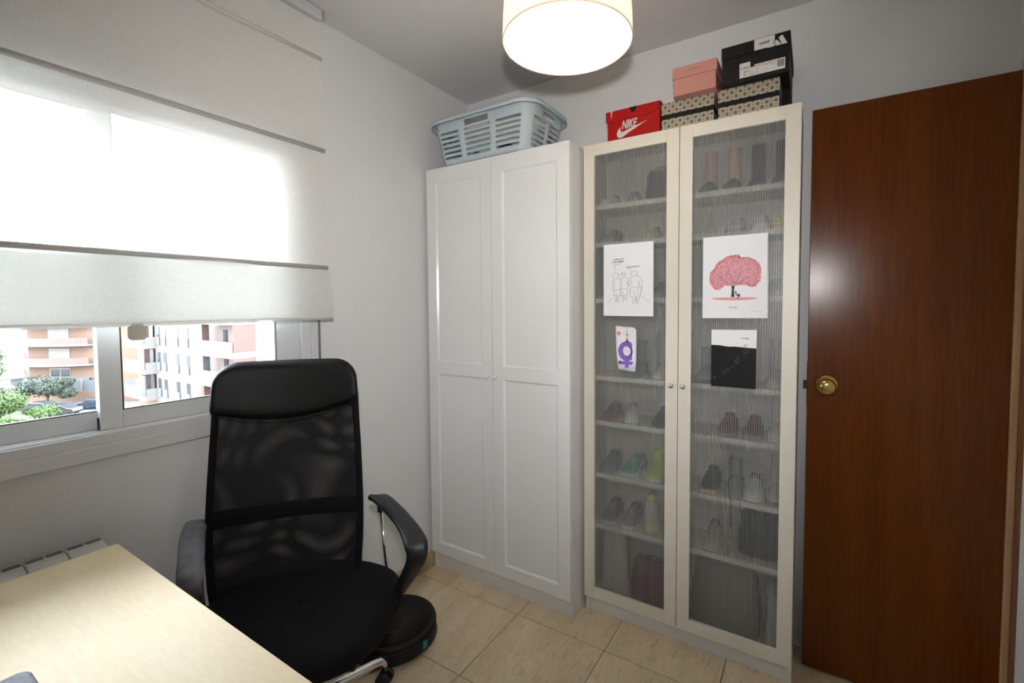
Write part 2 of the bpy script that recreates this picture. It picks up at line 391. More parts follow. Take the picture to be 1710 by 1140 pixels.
def rrect(x0, x1, y0, y1, r, n=6):
    p = []
    for cx, cy, a in ((x1-r, y0+r, -PI/2), (x1-r, y1-r, 0), (x0+r, y1-r, PI/2), (x0+r, y0+r, PI)):
        for i in range(n+1):
            t = a+PI/2*i/n; p.append((cx+r*math.cos(t), cy+r*math.sin(t)))
    return p
def stroke(mb, pts, w, y, t=.0003):
    """thin flat pen line in an xz plane at depth y"""
    for (a, b) in zip(pts[:-1], pts[1:]):
        a = Vector(a); b = Vector(b); d = b-a
        if d.length < 1e-6: continue
        d.normalize(); n = Vector((-d.y, d.x))*w/2; a2 = a-d*w*.3; b2 = b+d*w*.3
        q = [a2+n, b2+n, b2-n, a2-n]
        mb.add([(p.x, y, p.y) for p in q]+[(p.x, y-t, p.y) for p in q], [(0, 1, 2, 3), (7, 6, 5, 4), (0, 4, 5, 1), (2, 6, 7, 3), (1, 5, 6, 2), (3, 7, 4, 0)])
def catmull(pts, n=6):
    pts = [Vector(p) for p in pts]; out = []
    for i in range(len(pts)-1):
        p0 = pts[max(i-1, 0)]; p1 = pts[i]; p2 = pts[i+1]; p3 = pts[min(i+2, len(pts)-1)]
        for k in range(n):
            t = k/n
            out.append(.5*((2*p1)+(p2-p0)*t+(2*p0-5*p1+4*p2-p3)*t*t+(-p0+3*p1-3*p2+p3)*t**3))
    out.append(pts[-1]); return out

# ------------------------------------------------------------------ room shell
XW, XR, YB, YF, H = -.02, 2.197, .35, -2.7, 2.472
WY0, WY1, WZ0, WZ1 = -1.87, -.59, .96, 1.99      # window opening
g = B(XW-.25, XR+.3, YF-.1, YB+.15, -.12, -.006).build('floor', M['grout']); struct(g, 'floor of beige travertine tiles with thin dark joints', 'floor')
tx = [-.02+.0]+[.163+.4135*i-.0 for i in range(0, 6)]
tx = [XW, .163, .5765, .984, 1.399, 1.812, 2.197]
ty = [.35, .308, -.072, -.452, -.832, -1.212, -1.592, -1.972, -2.352, -2.7]
tcache = {}
for i in range(len(tx)-1):
    for j in range(len(ty)-1):
        w = tx[i+1]-tx[i]; d = ty[j]-ty[j+1]; g2 = .0016
        b = MB().box(-w/2+g2, w/2-g2, -d/2+g2, d/2-g2, -.008, 0)
        # shift the local origin so each tile shows its own part of the stone pattern
        me = b.mesh('tile', M['tile'])
        o = bpy.data.objects.new('tile', me); COL.objects.link(o); o.parent = g
        ox, oy = random.uniform(-30, 30), random.uniform(-30, 30)
        for v in me.vertices: v.co.x += ox; v.co.y += oy
        o.location = ((tx[i]+tx[i+1])/2-ox, (ty[j]+ty[j+1])/2-oy, 0)
o = MB()
o.box(XW-.22, XW, YF-.1, WY0, 0, H); o.box(XW-.22, XW, WY1, YB+.15, 0, H); o.box(XW-.22, XW, WY0, WY1, 0, WZ0); o.box(XW-.22, XW, WY0, WY1, WZ1, H)
struct(o.build('wall_left', M['wall']), 'white wall with the sliding window and radiator', 'wall')
struct(B(XW-.22, XR+.15, YB, YB+.15, 0, H).build('wall_back', M['wall']), 'white wall behind the tall cabinets and open door', 'wall')
struct(B(XR, XR+.15, YF-.1, YB, 0, H).build('wall_right', M['wall']), 'white wall at the right edge beside the brown door', 'wall')
struct(B(XW, XR, YF-.1, YF, 0, H).build('wall_front', M['wall']), 'white wall behind the camera', 'wall')
struct(B(XW-.22, XR+.15, YF-.1, YB+.15, H, H+.12).build('ceiling', M['ceil']), 'flat off-white ceiling above the lamp', 'ceiling')
# skirting along the window wall
sk = B(XW, XW+.004, YF, .02, 0, .078).build('baseboard_left', M['grout']); struct(sk, 'travertine skirting along the window wall', 'baseboard')
for y1 in (.02, -.072, -.49, -.9, -1.31, -1.72):
    y0 = {.02: -.072, -.072: -.49, -.49: -.9, -.9: -1.31, -1.31: -1.72, -1.72: -2.13}[y1]
    B(XW+.003, XW+.013, y0+.0008, y1-.0008, .001, .080).build('tile', M['skirting'], sk, bevel=.0015)
# right edge: door jamb, casing and skirting
jb = B(2.173, 2.190, .222, .236, 0, 2.06).build('trim_1', M['jamb_wood'], bevel=.002); struct(jb, 'light wooden door jamb strip at the right edge', 'trim')
rb = B(2.190, 2.1975, .20, .236, 0, 2.075).build('trim_2', M['red_wood'], bevel=.001); struct(rb, 'reddish wooden casing edge behind the door jamb', 'trim')
sb = B(2.187, 2.197, -1.2, .199, 0, .165).build('baseboard_right', M['red_wood'], bevel=.003); struct(sb, 'wooden skirting at the foot of the right wall', 'baseboard')

# ------------------------------------------------------------------ window
win = bpy.data.objects.new('window_1', None); COL.objects.link(win); struct(win, 'white aluminium two-pane sliding window half covered by the blind', 'window')
f = MB()
f.box(-.09, .0, WY1-.073, WY1-.005, WZ0, WZ1); f.box(-.09, .0, WY0+.005, WY0+.073, WZ0, WZ1)
f.box(-.09, .0, WY0+.005, WY1-.005, WZ0, 1.010); f.box(-.09, .0, WY0+.005, WY1-.005, 1.94, WZ1)
f.build('window_frame', M['alu'], win, bevel=.002)
f = MB(); f.box(-.0, .008, WY0, WY1-.073+.03, .976, 1.006); f.box(.0, .003, WY1-.045, WY1-.040, 1.01, 1.94)
f.build('track_lip', M['alu'], win, bevel=.0015)
f = MB(); f.box(XW-.001, .010, WY0-.02, WY1-.004, .936, .976)
f.build('window_sill', M['alu'], win, bevel=.003)
f = MB(); f.box(XW-.001, .0045, WY1-.0055, WY1, .976, WZ1)
f.build('reveal_shadow_strip', M['reveal_shade'], win)  # dark strip standing in for shadow in the reveal beside the frame
def sash(y0, y1, x, st):
    s_ = MB(); s_.box(x-.026, x, y0, y0+st[0], 1.011, 1.94); s_.box(x-.026, x, y1-st[1], y1, 1.011, 1.94)
    s_.box(x-.026, x, y0+st[0], y1-st[1], 1.011, 1.060); s_.box(x-.026, x, y0+st[0], y1-st[1], 1.893, 1.94)
    so = s_.build('sash', M['alu'], win, bevel=.002)
    r_ = MB(); a, b_ = y0+st[0], y1-st[1]
    for q in ((a, a+.003, 1.060, 1.893), (b_-.003, b_, 1.060, 1.893), (a, b_, 1.060, 1.063), (a, b_, 1.890, 1.893)): r_.box(x-.010, x-.0005, *q)
    r_.build('gasket', M['rubber'], so)
    B(x-.016, x-.011, a, b_, 1.06, 1.893).build('pane', M['glass'], so)
    return so
s1 = sash(-1.80, -1.186, -.043, (.06, .043)); s1['label'] = 'left sliding sash, set behind the right one'
s2 = sash(-1.2355, -.665, -.012, (.0485, .087)); s2['label'] = 'right sliding sash in front'
f = MB().box(-.0005, .006, -.628, -.602, 1.135, 1.195); f.lathe([(0, .006), (.005, .006), (.005, .009), (0, .009)], (0, -.612, 1.18), 10, 'x')
f.build('latch', M['alu'], win, bevel=.002)
f = B(-.030, -.020, -1.2385, -1.2360, 1.0115, 1.045).build('seal', M['rubber'], win)

# ------------------------------------------------------------------ roman blind
bl = thing('roman_blind', 'off-white translucent roman blind with grey cross bars covering most of the window', 'blind', (.06, -1.28, 2.46))
BY0, BY1 = -1.98, -.585
def L(p): return (p[0]-.06, p[1]+1.28, p[2]-2.46)
def fabric(zx, name, y1f, mb_mat, ny=36, sagf=0.004):
    P = []
    for k, (z, x) in enumerate(zx):
        row = []
        for j in range(ny+1):
            t = j/ny; y = BY0+(y1f(z)-BY0)*t
            wob = sagf*math.sin(y*9+z*7)*math.sin(z*11+y*2.3)+.002*math.sin(y*23+z*3)
            row.append(L((x+wob, y, z)))
        P.append(row)
    m_ = MB(); m_.grid(P); return m_.build(name, mb_mat, bl)
def edge(z):
    e = -.575-.012*math.sin(max(0, (2.4-z))*1.9)
    if z < 1.49: e += .010*(1.49-z)/.19
    return e
zs = [(2.425, .035), (2.38, .036), (2.33, .037), (2.29, .042)]+[(2.29-.0463*i, .042+.001*i) for i in range(1, 8)]+[(1.935, .055), (1.92, .055)]+[(1.92-.043*i, .055) for i in range(1, 10)]+[(1.50, .058)]
fabric(zs, 'fabric', edge, M['blind'])
# bottom section: the cloth turns up behind itself, so two layers hang here
M['blind2'] = cloth('double_blind_linen', (.78, .785, .76), .30, .03)
fo = fabric([(1.492, .066), (1.47, .070), (1.43, .074), (1.38, .075), (1.33, .074), (1.304, .070)], 'lower_fold', edge, M['blind2'])
fabric([(1.492, .056), (1.45, .050), (1.38, .049), (1.33, .051), (1.304, .056)], 'rear_fold', edge, M['blind2'])
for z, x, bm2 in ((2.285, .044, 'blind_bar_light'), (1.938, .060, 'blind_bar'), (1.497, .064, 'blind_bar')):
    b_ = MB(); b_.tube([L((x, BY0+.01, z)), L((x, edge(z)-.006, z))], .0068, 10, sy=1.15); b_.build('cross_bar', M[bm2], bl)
b_ = MB(); b_.tube([L((.064, BY0+.01, 1.305)), L((.064, edge(1.3)-.002, 1.305))], .0085, 10, sy=.9); b_.build('hem_bar', M['blind'], bl)
b_ = MB().box(*[q for q in (.012-.06, .050-.06, BY0+1.28, -.578+1.28, 2.432-2.46, 2.470-2.46)]); b_.build('head_rail', M['alu'], bl, bevel=.003)
b_ = MB().tube([L((.052, -.576, 2.462)), L((.056, -.575, 2.448)), L((.050, -.575, 2.438)), L((.056, -.576, 2.426))], .004, 8)
b_.build('end_hook', M['steel'], bl)
b_ = MB().prism(rrect(-.021, .021, -.042, 0, .012), 'x', 0, .004); tb = b_.build('pull_tab', mat('translucent_grey_plastic', (.55,.52,.46), .3), bl, loc=L((.072, -1.175, 1.302)))
tb['label'] = 'grey rounded plastic pull tab'
b_ = MB().box(.004, .0055, -.012, .012, -.0005, .004).build('tab_clip', M['alu'], tb)

# ------------------------------------------------------------------ radiator
rad = thing('radiator', 'white sectioned wall radiator between the window wall and the desk', 'radiator', (.03, -1.6, .1))
for i in range(9):
    y1 = -1.252-.0725*i; y0 = y1-.0705
    prof = [(.004, .10-.1), (.078, 0), (.082, .01), (.082, .585), (.076, .606), (.062, .616), (.045, .620), (.028, .622), (.004, .622)]
    m_ = MB(); m_.prism([(a-.03, z) for a, z in prof], 'y', y0+1.6, y1+1.6)
    sc_ = m_.build('section', M['radiator'], rad, bevel=.0025)
    for k in (0, 1):
        B(.006-.03, .022-.03, y0+1.6+.004+k*.034, y0+1.6+.034+k*.034, .6221, .6232).build('vent', M['slot'], sc_)
B(.001, .004, -1.9+1.6, -1.252+1.6, .10, .615).build('back_plate', M['radiator'], rad, loc=(-.03, 0, 0))
for y in (-1.35, -1.8):
    m_ = MB(); m_.tube([(-.03-.02, y+1.6, .45), (-.03+.02, y+1.6, .45)], .008); m_.build('bracket', M['radiator'], rad)
m_ = MB(); m_.tube([(.01, .30, .02), (.01, .30, -.1)], .008); m_.build('pipe', M['radiator'], rad)

# ------------------------------------------------------------------ white cabinet
wc = thing('wardrobe_cabinet', 'tall white two-door panelled cabinet in the corner under the laundry basket', 'cabinet', (.40, .17, 0))
def wl_(x0, x1, y0, y1, z0, z1): return MB().box(x0-.4, x1-.4, y0-.17, y1-.17, z0, z1)
for a, nm_ in ((.0, 'side_panel'), (.782, 'side_panel')): wl_(a, a+.018, .0195, .325, 0, 2.018).build(nm_, M['white_side'], wc, bevel=.001)
wl_(.018, .782, .0195, .32, 2.0, 2.018).build('top_panel', M['white_side'], wc)
wl_(.018, .782, .0195, .32, .075, .093).build('bottom_panel', M['white_side'], wc)
wl_(.018, .782, .318, .3245, .093, 2.0).build('back_panel', M['white_side'], wc)
wl_(.018, .782, .030, .042, .0, .075).build('plinth', M['white_side'], wc)
for z in (.45, .83, 1.22, 1.6): wl_(.0185, .7815, .04, .317, z, z+.018).build('shelf', M['white_side'], wc)
def panel_door(x0, x1, hx, lab):
    z0, z1 = .088, 2.019; st = .058
    d = MB(); zr = [(z0, z0+st), (1.012, 1.012+.060), (z1-st-.012, z1)]
    d.box(x0, x0+st, 0, .018, z0, z1); d.box(x1-st, x1, 0, .018, z0, z1)
    for a, b_ in zr: d.box(x0+st, x1-st, 0, .018, a, b_)
    dd = MB(); dd.v = [(v[0]-.4, v[1]-.17, v[2]) for v in d.v]; dd.f = d.f; dd.sm = d.sm
    do = dd.build('door', M['white_cab'], wc); do['label'] = lab
    for a, b_ in ((zr[0][1], zr[1][0]), (zr[1][1], zr[2][0])):
        xa, xb = x0+st, x1-st; m_ = .008; y1 = .0075
        v = [(xa, 0, a), (xb, 0, a), (xb, 0, b_), (xa, 0, b_), (xa+m_, y1, a+m_), (xb-m_, y1, a+m_), (xb-m_, y1, b_-m_), (xa+m_, y1, b_-m_)]
        v = [(p[0]-.4, p[1]-.17, p[2]) for p in v]
        MB().add(v, [(0, 1, 5, 4), (1, 2, 6, 5), (2, 3, 7, 6), (3, 0, 4, 7), (4, 5, 6, 7)]).build('panel', M['white_cab'], do)
    k = MB(); k.lathe([(.004, 0), (.004, -.010), (.009, -.014), (.011, -.020), (.008, -.026), (0, -.027)], (hx-.4, -.17, 1.022), 18, 'y')
    k.build('knob', M['white_side'], do)
panel_door(.001, .3985, .376, 'left door')
panel_door(.4015, .7995, .424, 'right door')

# ------------------------------------------------------------------ cream glass cabinet
CX, CY = .8157, .1015
gc = thing('shoe_cabinet', 'tall cream cabinet with two ribbed frosted glass doors showing shoes', 'cabinet', (CX+.4, CY+.12, 0))
def cl_(x0, x1, y0, y1, z0, z1): return MB().box(x0-.4, x1-.4, y0-.12, y1-.12, z0, z1)
DEP = .245
cl_(0.0005, .018, .0195, DEP, 0, 2.018).build('side_panel', M['cream_shelf'], gc, bevel=.001)
cl_(.782, .7995, .0195, DEP, 0, 2.018).build('side_panel', M['cream_shelf'], gc, bevel=.001)
cl_(.018, .782, .0195, DEP, 2.0, 2.018).build('top_panel', M['cream_shelf'], gc)
cl_(.018, .782, .0195, DEP, .060, .078).build('bottom_panel', M['cream_shelf'], gc)
cl_(.018, .782, DEP-.005, DEP, .078, 2.0).build('back_panel', M['cream_shelf'], gc)
cl_(.018, .782, .030, .042, 0, .060).build('plinth', M['white_side'], gc)
SH = [1.760, 1.603, 1.367, 1.037, .842, .613, .389]
for z in SH: cl_(.0185, .7815, .024, DEP-.006, z-.010, z+.010).build('shelf', M['cream_shelf'], gc)
def glass_door(x0, x1, hx, gx0, gx1, lab):
    z0, z1 = .071, 2.019; a, b_ = .1185, 1.9725
    d = cl_(x0, gx0, 0, .018, z0, z1); d2 = [(gx1, x1, z0, z1)]
    d.box(gx1-.4, x1-.4, -.12, -.102, z0, z1); d.box(gx0-.4+.0004, gx1-.4-.0004, -.12, -.102, z0, a); d.box(gx0-.4+.0004, gx1-.4-.0004, -.12, -.102, b_, z1)
    do = d.build('door', M['cream'], gc); do['label'] = lab
    # ribbed pane: fluted rear, flat front
    n = int((gx1-gx0)/.0078); N = n*4; pts = []
    P = []
    for i in range(N+1):
        x = gx0+(gx1-gx0)*i/N-.4; y = -.12+.0125-.00014*math.cos(2*PI*i/4)
        P.append([(x, y, a), (x, y, b_)])
    m_ = MB(); m_.grid(P, smooth=True)
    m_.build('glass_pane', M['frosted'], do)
    k = MB(); k.lathe([(.0045, 0), (.0045, -.012), (.009, -.015), (.010, -.019), (.009, -.023), (0, -.024)], (hx-.4, -.12, 1.037), 18, 'y')
    k.build('knob', M['chrome'], do)
glass_door(.001, .3985, .379, .0476, .3518, 'left glass door')
glass_door(.4015, .799, .424, .4482, .7524, 'right glass door')

# ------------------------------------------------------------------ posters on the glass doors
PYF = CY-.0005
def rough_poly(x0, x1, z0, z1): return [(x0, z0), (x1, z0), (x1, z1), (x0, z1)]
# 1 cartoon of three figures
p1 = thing('cartoon_poster', 'white print with a line drawing of three people from behind, upper left glass door', 'poster', (1.0135, PYF, 1.45))
def pl(x, z): return (x-1.0135, z-1.45)
MB().prism([pl(.908, 1.304), pl(1.119, 1.303), pl(1.118, 1.599), pl(.908, 1.598)], 'y', -.0012, 0).build('paper', M['paper'], p1)
# drawing coordinates are given in a 1000-unit square crop (pixels/12.66 from 1015,425)
def q1(a, b_): # crop -> local xz
    px = 1015+a/12.66; py = 425+b_/12.66
    return ((px-1008)/83*.2105-.1055, (1.598-(py-405.5+(-.084*(px-1049)*-1)*0)/122.5*.295)-1.45)
dr = MB(); yS = -.0014
lines = [
 [(100, 120), (95, 180), (140, 195), (290, 182)], [(165, 200), (158, 270), (180, 345)],
 [(400, 250), (405, 285), (480, 283), (545, 270)], [(468, 290), (505, 360)],
 # left figure
 [(130, 490), (115, 430), (125, 400), (150, 400), (180, 365), (225, 380), (235, 440), (215, 490), (160, 498), (130, 490)], [(225, 380), (255, 410), (235, 420)],
 [(135, 500), (110, 590), (95, 720), (130, 750)], [(150, 540), (140, 740), (270, 740), (285, 520), (250, 490), (215, 490)], [(140, 740), (135, 850), (280, 868), (275, 740)], [(195, 800), (195, 840)],
 [(150, 860), (165, 1000), (150, 1010)], [(200, 860), (190, 1000)], [(245, 865), (230, 1000), (240, 1015)], [(200, 865), (212, 1005)],
 # middle
 [(335, 470), (300, 440), (300, 380), (350, 355), (380, 380), (375, 450), (345, 470)], [(380, 380), (402, 405), (380, 415)], [(320, 380), (345, 400), (320, 420), (310, 395)],
 [(335, 470), (285, 500), (310, 640), (290, 715), (435, 715), (430, 600), (410, 540)], [(375, 470), (440, 500), (465, 540), (440, 600), (450, 650), (480, 655)], [(290, 715), (290, 865), (420, 855), (435, 715)], [(325, 770), (340, 850)],
 [(310, 870), (335, 1010), (355, 1005)], [(350, 865), (348, 970)], [(390, 860), (385, 960)], [(425, 860), (415, 960), (430, 970)],
 # right figure
 [(500, 440), (505, 400), (480, 400), (515, 375), (560, 340), (610, 345), (630, 400), (620, 440), (560, 455), (520, 450)],
 [(520, 455), (480, 500), (445, 640), (480, 655), (520, 600), (510, 540)], [(620, 445), (700, 490), (740, 570), (730, 690), (690, 690), (655, 540)], [(500, 690), (660, 700), (665, 560)], [(500, 690), (485, 890), (660, 905), (655, 700)], [(560, 770), (600, 880), (600, 980)],
 [(530, 900), (550, 1040), (535, 1050)], [(600, 900), (580, 1040)], [(640, 910), (645, 1030), (620, 1040)], [(610, 920), (625, 1020)],
 [(735, 690), (665, 1010)], [(725, 690), (700, 850)], [(475, 740), (480, 830)],
 [(0, 1025), (95, 925)], [(700, 850), (880, 1000)]]
for ln in lines: stroke(dr, [q1(*p) for p in ln], .00085, yS)
dr.build('line_drawing', M['ink_line'], p1)
o1 = q1(125, 100); text('lettering', '¿CREÉIS EN LOS', .0078, M['ink'], p1, (o1[0], yS, o1[1]), (1, 0, .045), (0, 0, 1), bold=.0001, sx=.80)
o1 = q1(125, 155); text('lettering', '"PARA SIEMPRE"?', .0078, M['ink'], p1, (o1[0], yS, o1[1]), (1, 0, .045), (0, 0, 1), bold=.0002, sx=.80)
o1 = q1(415, 270); text('lettering', 'CREO EN EL PRESENTE. TÍA', .0068, M['ink'], p1, (o1[0], yS, o1[1]), (1, 0, .02), (0, 0, 1), bold=.0001, sx=.66)
# 2 tree print
p2 = thing('tree_poster', 'white print of a pink blossom tree, upper right glass door', 'poster', (1.4135, PYF, 1.448))
MB().prism([(1.305-1.4135, 1.298-1.448), (1.523-1.4135, 1.300-1.448), (1.520-1.4135, 1.597-1.448), (1.305-1.4135, 1.596-1.448)], 'y', -.0012, 0).build('paper', M['paper'], p2)
def q2(a, b_):
    px = 1176+a/11.4; py = 410+b_/11.4
    return ((px-1174.5)/107.5*.2165-.1085, (1.5965-(py-393)/138*.297)-1.448)
crown = [(120, 560), (150, 470), (210, 430), (240, 350), (300, 290), (370, 260), (420, 215), (490, 200), (560, 190), (620, 175), (680, 185), (700, 230), (780, 235), (880, 235), (960, 280), (1040, 340), (1080, 420), (1085, 520), (1080, 600), (1085, 680), (1020, 740), (1000, 790), (900, 785), (850, 750), (700, 750), (600, 760), (520, 755), (380, 765), (320, 840), (220, 820), (160, 740), (120, 660)]
bm_ = bpy.data.materials.new('blossom_print'); bm_.use_nodes = True
n = bm_.node_tree.nodes; l = bm_.node_tree.links; b_ = n['Principled BSDF']; b_.inputs['Roughness'].default_value = .6
t = n.new('ShaderNodeTexCoord'); vo = n.new('ShaderNodeTexNoise'); vo.inputs['Scale'].default_value = 520; vo.inputs['Detail'].default_value = 2; l.new(t.outputs['Object'], vo.inputs[0])
rr = n.new('ShaderNodeValToRGB'); rr.color_ramp.elements[0].position = .38; rr.color_ramp.elements[1].position = .62
rr.color_ramp.elements[0].color = (*srgb(206, 96, 110), 1); rr.color_ramp.elements[1].color = (*srgb(232, 190, 198), 1)
l.new(vo.outputs['Fac'], rr.inputs[0]); l.new(rr.outputs[0], b_.inputs['Base Color']); M['blossom'] = bm_
M['blossom_edge'] = mat('blossom_edge_print', srgb(226, 104, 104), .6, var=.45, scale=500)
cc = [q2(*p) for p in catmull([(a, b_) for a, b_ in crown], 3)] if False else [q2(*p) for p in crown]
MB().prism(cc, 'y', -.0013, -.0011).build('tree_crown', M['blossom'], p2)
ed = MB(); rnd = random.Random(3)
for i in range(len(crown)):
    a = crown[i]; b2 = crown[(i+1) % len(crown)]
    for k in range(12):
        t_ = rnd.random(); x = a[0]*(1-t_)+b2[0]*t_; z = a[1]*(1-t_)+b2[1]*t_
        if z > 735 and 380 < x < 850: continue
        x += (600-x)*rnd.uniform(-.03, .15); z += (500-z)*rnd.uniform(-.03, .15); r = rnd.uniform(.0008, .0022)
        c = q2(x, z); ed.prism([(c[0]+r*math.cos(w)*rnd.uniform(.7, 1.2), c[1]+r*math.sin(w)) for w in [k2*PI/3 for k2 in range(6)]], 'y', -.00145, -.0012)
for k in range(260):
    x = rnd.gauss(600, 420); z = rnd.gauss(420, 260); c = q2(x, z); r = rnd.uniform(.0003, .0006)
    if abs(c[0]) < .104 and abs(c[1]) < .14 and z < 900:
        ed.prism([(c[0]+r, c[1]), (c[0], c[1]+r), (c[0]-r, c[1]), (c[0], c[1]-r)], 'y', -.00145, -.0012)
e_ = ed.build('blossom_dots', M['blossom_edge'], p2); e_['kind'] = 'stuff'
tr = MB(); 
tr.prism([q2(*p) for p in [(545, 765), (608, 765), (596, 830), (600, 930), (610, 975), (535, 975), (548, 930), (555, 830)]], 'y', -.0014, -.0012)
for ln, w in (([(575, 770), (510, 745), (400, 650), (300, 570)], .0011), ([(575, 765), (575, 660), (540, 580), (490, 530)], .0012), ([(590, 765), (650, 680), (690, 570), (740, 460)], .0012), ([(600, 765), (700, 715), (780, 660), (870, 590)], .0011), ([(820, 640), (900, 630)], .0007), ([(450, 690), (460, 600), (450, 480)], .0007), ([(690, 570), (680, 520)], .0006)):
    stroke(tr, [q2(*p) for p in ln], w, -.0014)
tr.build('tree_trunk', M['ink'], p2)
gr = [q2(600+430*math.cos(a), 998+(14 if math.sin(a) < 0 else 42)*math.sin(a)) for a in [2*PI*k/28 for k in range(28)]]
MB().prism(gr, 'y', -.0013, -.0011).build('pink_ground', M['blossom_ground'], p2)
fg = MB()
for pts in ([(650, 930), (700, 915), (715, 960), (690, 985), (655, 960)], [(650, 985), (675, 985), (670, 1008), (650, 1005)]): fg.prism([q2(*p) for p in pts], 'y', -.0015, -.0012)
fg.build('small_figure', M['ink'], p2)
fg = MB()
for pts in ([(612, 860), (640, 865), (655, 920), (640, 950), (620, 920)], [(660, 955), (690, 950), (680, 975)]): fg.prism([q2(*p) for p in pts], 'y', -.0016, -.0013)
fg.build('small_figure_light', M['ink_grey'], p2)
text('caption', "DON'T LEAVE", .0056, M['ink'], p2, (-.0015-.001, -.0014, -.112), (1, 0, 0), (0, 0, 1), bold=.0001, align='CENTER', sx=.8)
sg = MB(); xx = .055
for k in range(9): stroke(sg, [(xx, -.126), (xx+.002, -.1225+.001*(k % 2)), (xx+.0045, -.1262)], .0003, -.0014); xx += .0045
sg.build('signature', M['ink_grey'], p2)
# 3 small venus drawing (curled paper)
p3 = thing('purple_symbol_drawing', 'small curled paper with a purple venus symbol, lower left glass door', 'drawing', (1.009, PYF, 1.17))
L3 = [(.961, 1.263), (.962, 1.22), (.9645, 1.16), (.969, 1.11), (.975, 1.083)]
R3 = [(1.044, 1.257), (1.050, 1.248), (1.051, 1.19), (1.050, 1.12), (1.047, 1.077)]
P = []
for i in range(5):
    row = []
    for j in range(9):
        t_ = j/8; x = L3[i][0]*(1-t_)+R3[i][0]*t_; z = L3[i][1]*(1-t_)+R3[i][1]*t_+.001*math.sin(j*1.3+i)
        y = -.001-.003*t_**3*(1 if i in (0, 4) else .6)
        row.append((x-1.009, y, z-1.17))
    P.append(row)
MB().grid(P).build('paper', M['paper2'], p3, solid=.0006)
def q3(a, b_):
    px = 985+a/5.7; py = 520+b_/5.7
    return ((px-1028)/35.5*.089+.9615-1.009, 1.262-(py-545.5)/76*.184-1.17)
ys = -.0022
vs = MB(); n_ = 28
def ring(mb, c, ro, ri, y, cin=(0, 0)):
    o_ = [(c[0]+ro*math.cos(2*PI*k/n_), c[1]+ro*1.08*math.sin(2*PI*k/n_)) for k in range(n_)]
    i_ = [(c[0]+cin[0]+ri*math.cos(2*PI*k/n_), c[1]+cin[1]+ri*1.2*math.sin(2*PI*k/n_)) for k in range(n_)]
    v = [(p[0], y, p[1]) for p in o_+i_]+[(p[0], y+.0004, p[1]) for p in o_+i_]
    f_ = []
    for k in range(n_):
        k2 = (k+1) % n_; f_ += [(k, k2, n_+k2, n_+k), (2*n_+k, 3*n_+k, 3*n_+k2, 2*n_+k2), (k, 2*n_+k, 2*n_+k2, k2), (n_+k, n_+k2, 3*n_+k2, 3*n_+k)]
    mb.add(v, f_)
c3 = q3(356, 385); ring(vs, c3, .0375, .0185, ys)
for a, b2 in (((338, 455), (374, 545)), ((275, 482), (417, 515))):
    u0 = q3(*a); u1 = q3(*b2); o2_ = .00013 if a[0] == 338 else .00026; vs.box(u0[0], u1[0], ys-o2_, ys+.0004-o2_, u1[1], u0[1])
vs.build('venus_symbol', M['purple'], p3)
ds = MB(); ring(ds, (c3[0]+.0035, c3[1]-.001), .0215, .0165, ys-.0003, (-.0035, .001)); 
u0 = q3(277, 482); ds.box(u0[0], u0[0]+.008, ys-.0006, ys-.0003, u0[1]-.012, u0[1])
ds.build('symbol_shading', M['purple_dark'], p3)
MB().prism([q3(340, 300), q3(376, 300), q3(358, 252)], 'y', ys, ys+.0003).build('grey_peak', M['ink_grey'], p3)
hd_ = MB(); hd_.prism([q3(*p) for p in [(258, 200), (275, 192), (300, 205), (292, 228), (275, 240), (258, 225)]], 'y', ys, ys+.0003)
hd_.build('coral_mark', M['coral'], p3)
hd_ = MB(); cx_, cz_ = q3(358, 215)
for k in range(10):
    a = 2*PI*k/10; stroke(hd_, [(cx_+.010*math.cos(a), cz_+.010*math.sin(a)), (cx_+.017*math.cos(a), cz_+.017*math.sin(a))], .0011, ys)
hd_.prism([(cx_+.006*math.cos(k*PI/3), cz_-.004+.006*math.sin(k*PI/3)) for k in range(6)], 'y', ys, ys+.0003)
hd_.build('ray_marks', M['tan_ink'], p3)
hd_ = MB(); stroke(hd_, [q3(355, 240), q3(356, 178)], .0016, ys-.0003); hd_.build('dark_stroke', M['ink_grey'], p3)
# 4 black and white print
p4 = thing('black_print_poster', 'print with white top and black lower part, lower right glass door', 'poster', (1.414, PYF, 1.152))
MB().prism([(1.338-1.414, 1.047-1.152), (1.489-1.414, 1.047-1.152), (1.490-1.414, 1.258-1.152), (1.338-1.414, 1.256-1.152)], 'y', -.0012, 0).build('paper', M['paper'], p4)
edgez = [(-.076, .048), (-.048, .0475), (-.020, .0435), (.005, .0445), (.030, .043), (.055, .041), (.0755, .041)]
MB().prism([(-.076, -.105), (.075, -.105)]+edgez[::-1], 'y', -.0014, -.0011).build('black_area', M['paper_black'], p4)
def q4(a, b_):
    px = 1170+a/10.36; py = 545+b_/10.36
    return ((px-1188)/75.5*.151-.076, 1.257-(py-549.5)/98*.21-1.152)
bb = MB(); rnd = random.Random(5)
def loopy(cx, cz, r, n=9):
    pts = [q4(cx+r*math.cos(2*PI*k/n)*rnd.uniform(.7, 1.2), cz+r*math.sin(2*PI*k/n)*rnd.uniform(.7, 1.3)) for k in range(n)]
    stroke(bb, pts, .0006, -.0015)
for cx_, cz_, r in ((780, 410, 30), (830, 420, 24), (765, 470, 22), (670, 540, 38), (640, 590, 34), (620, 610, 20), (660, 630, 22), (470, 750, 32), (500, 760, 26), (400, 800, 24), (430, 820, 18), (270, 890, 20), (245, 920, 26), (350, 870, 10), (585, 685, 12), (540, 700, 8)): loopy(cx_, cz_, r)
bb.build('bubble_drawing', M['ink_grey'], p4)
bb = MB()
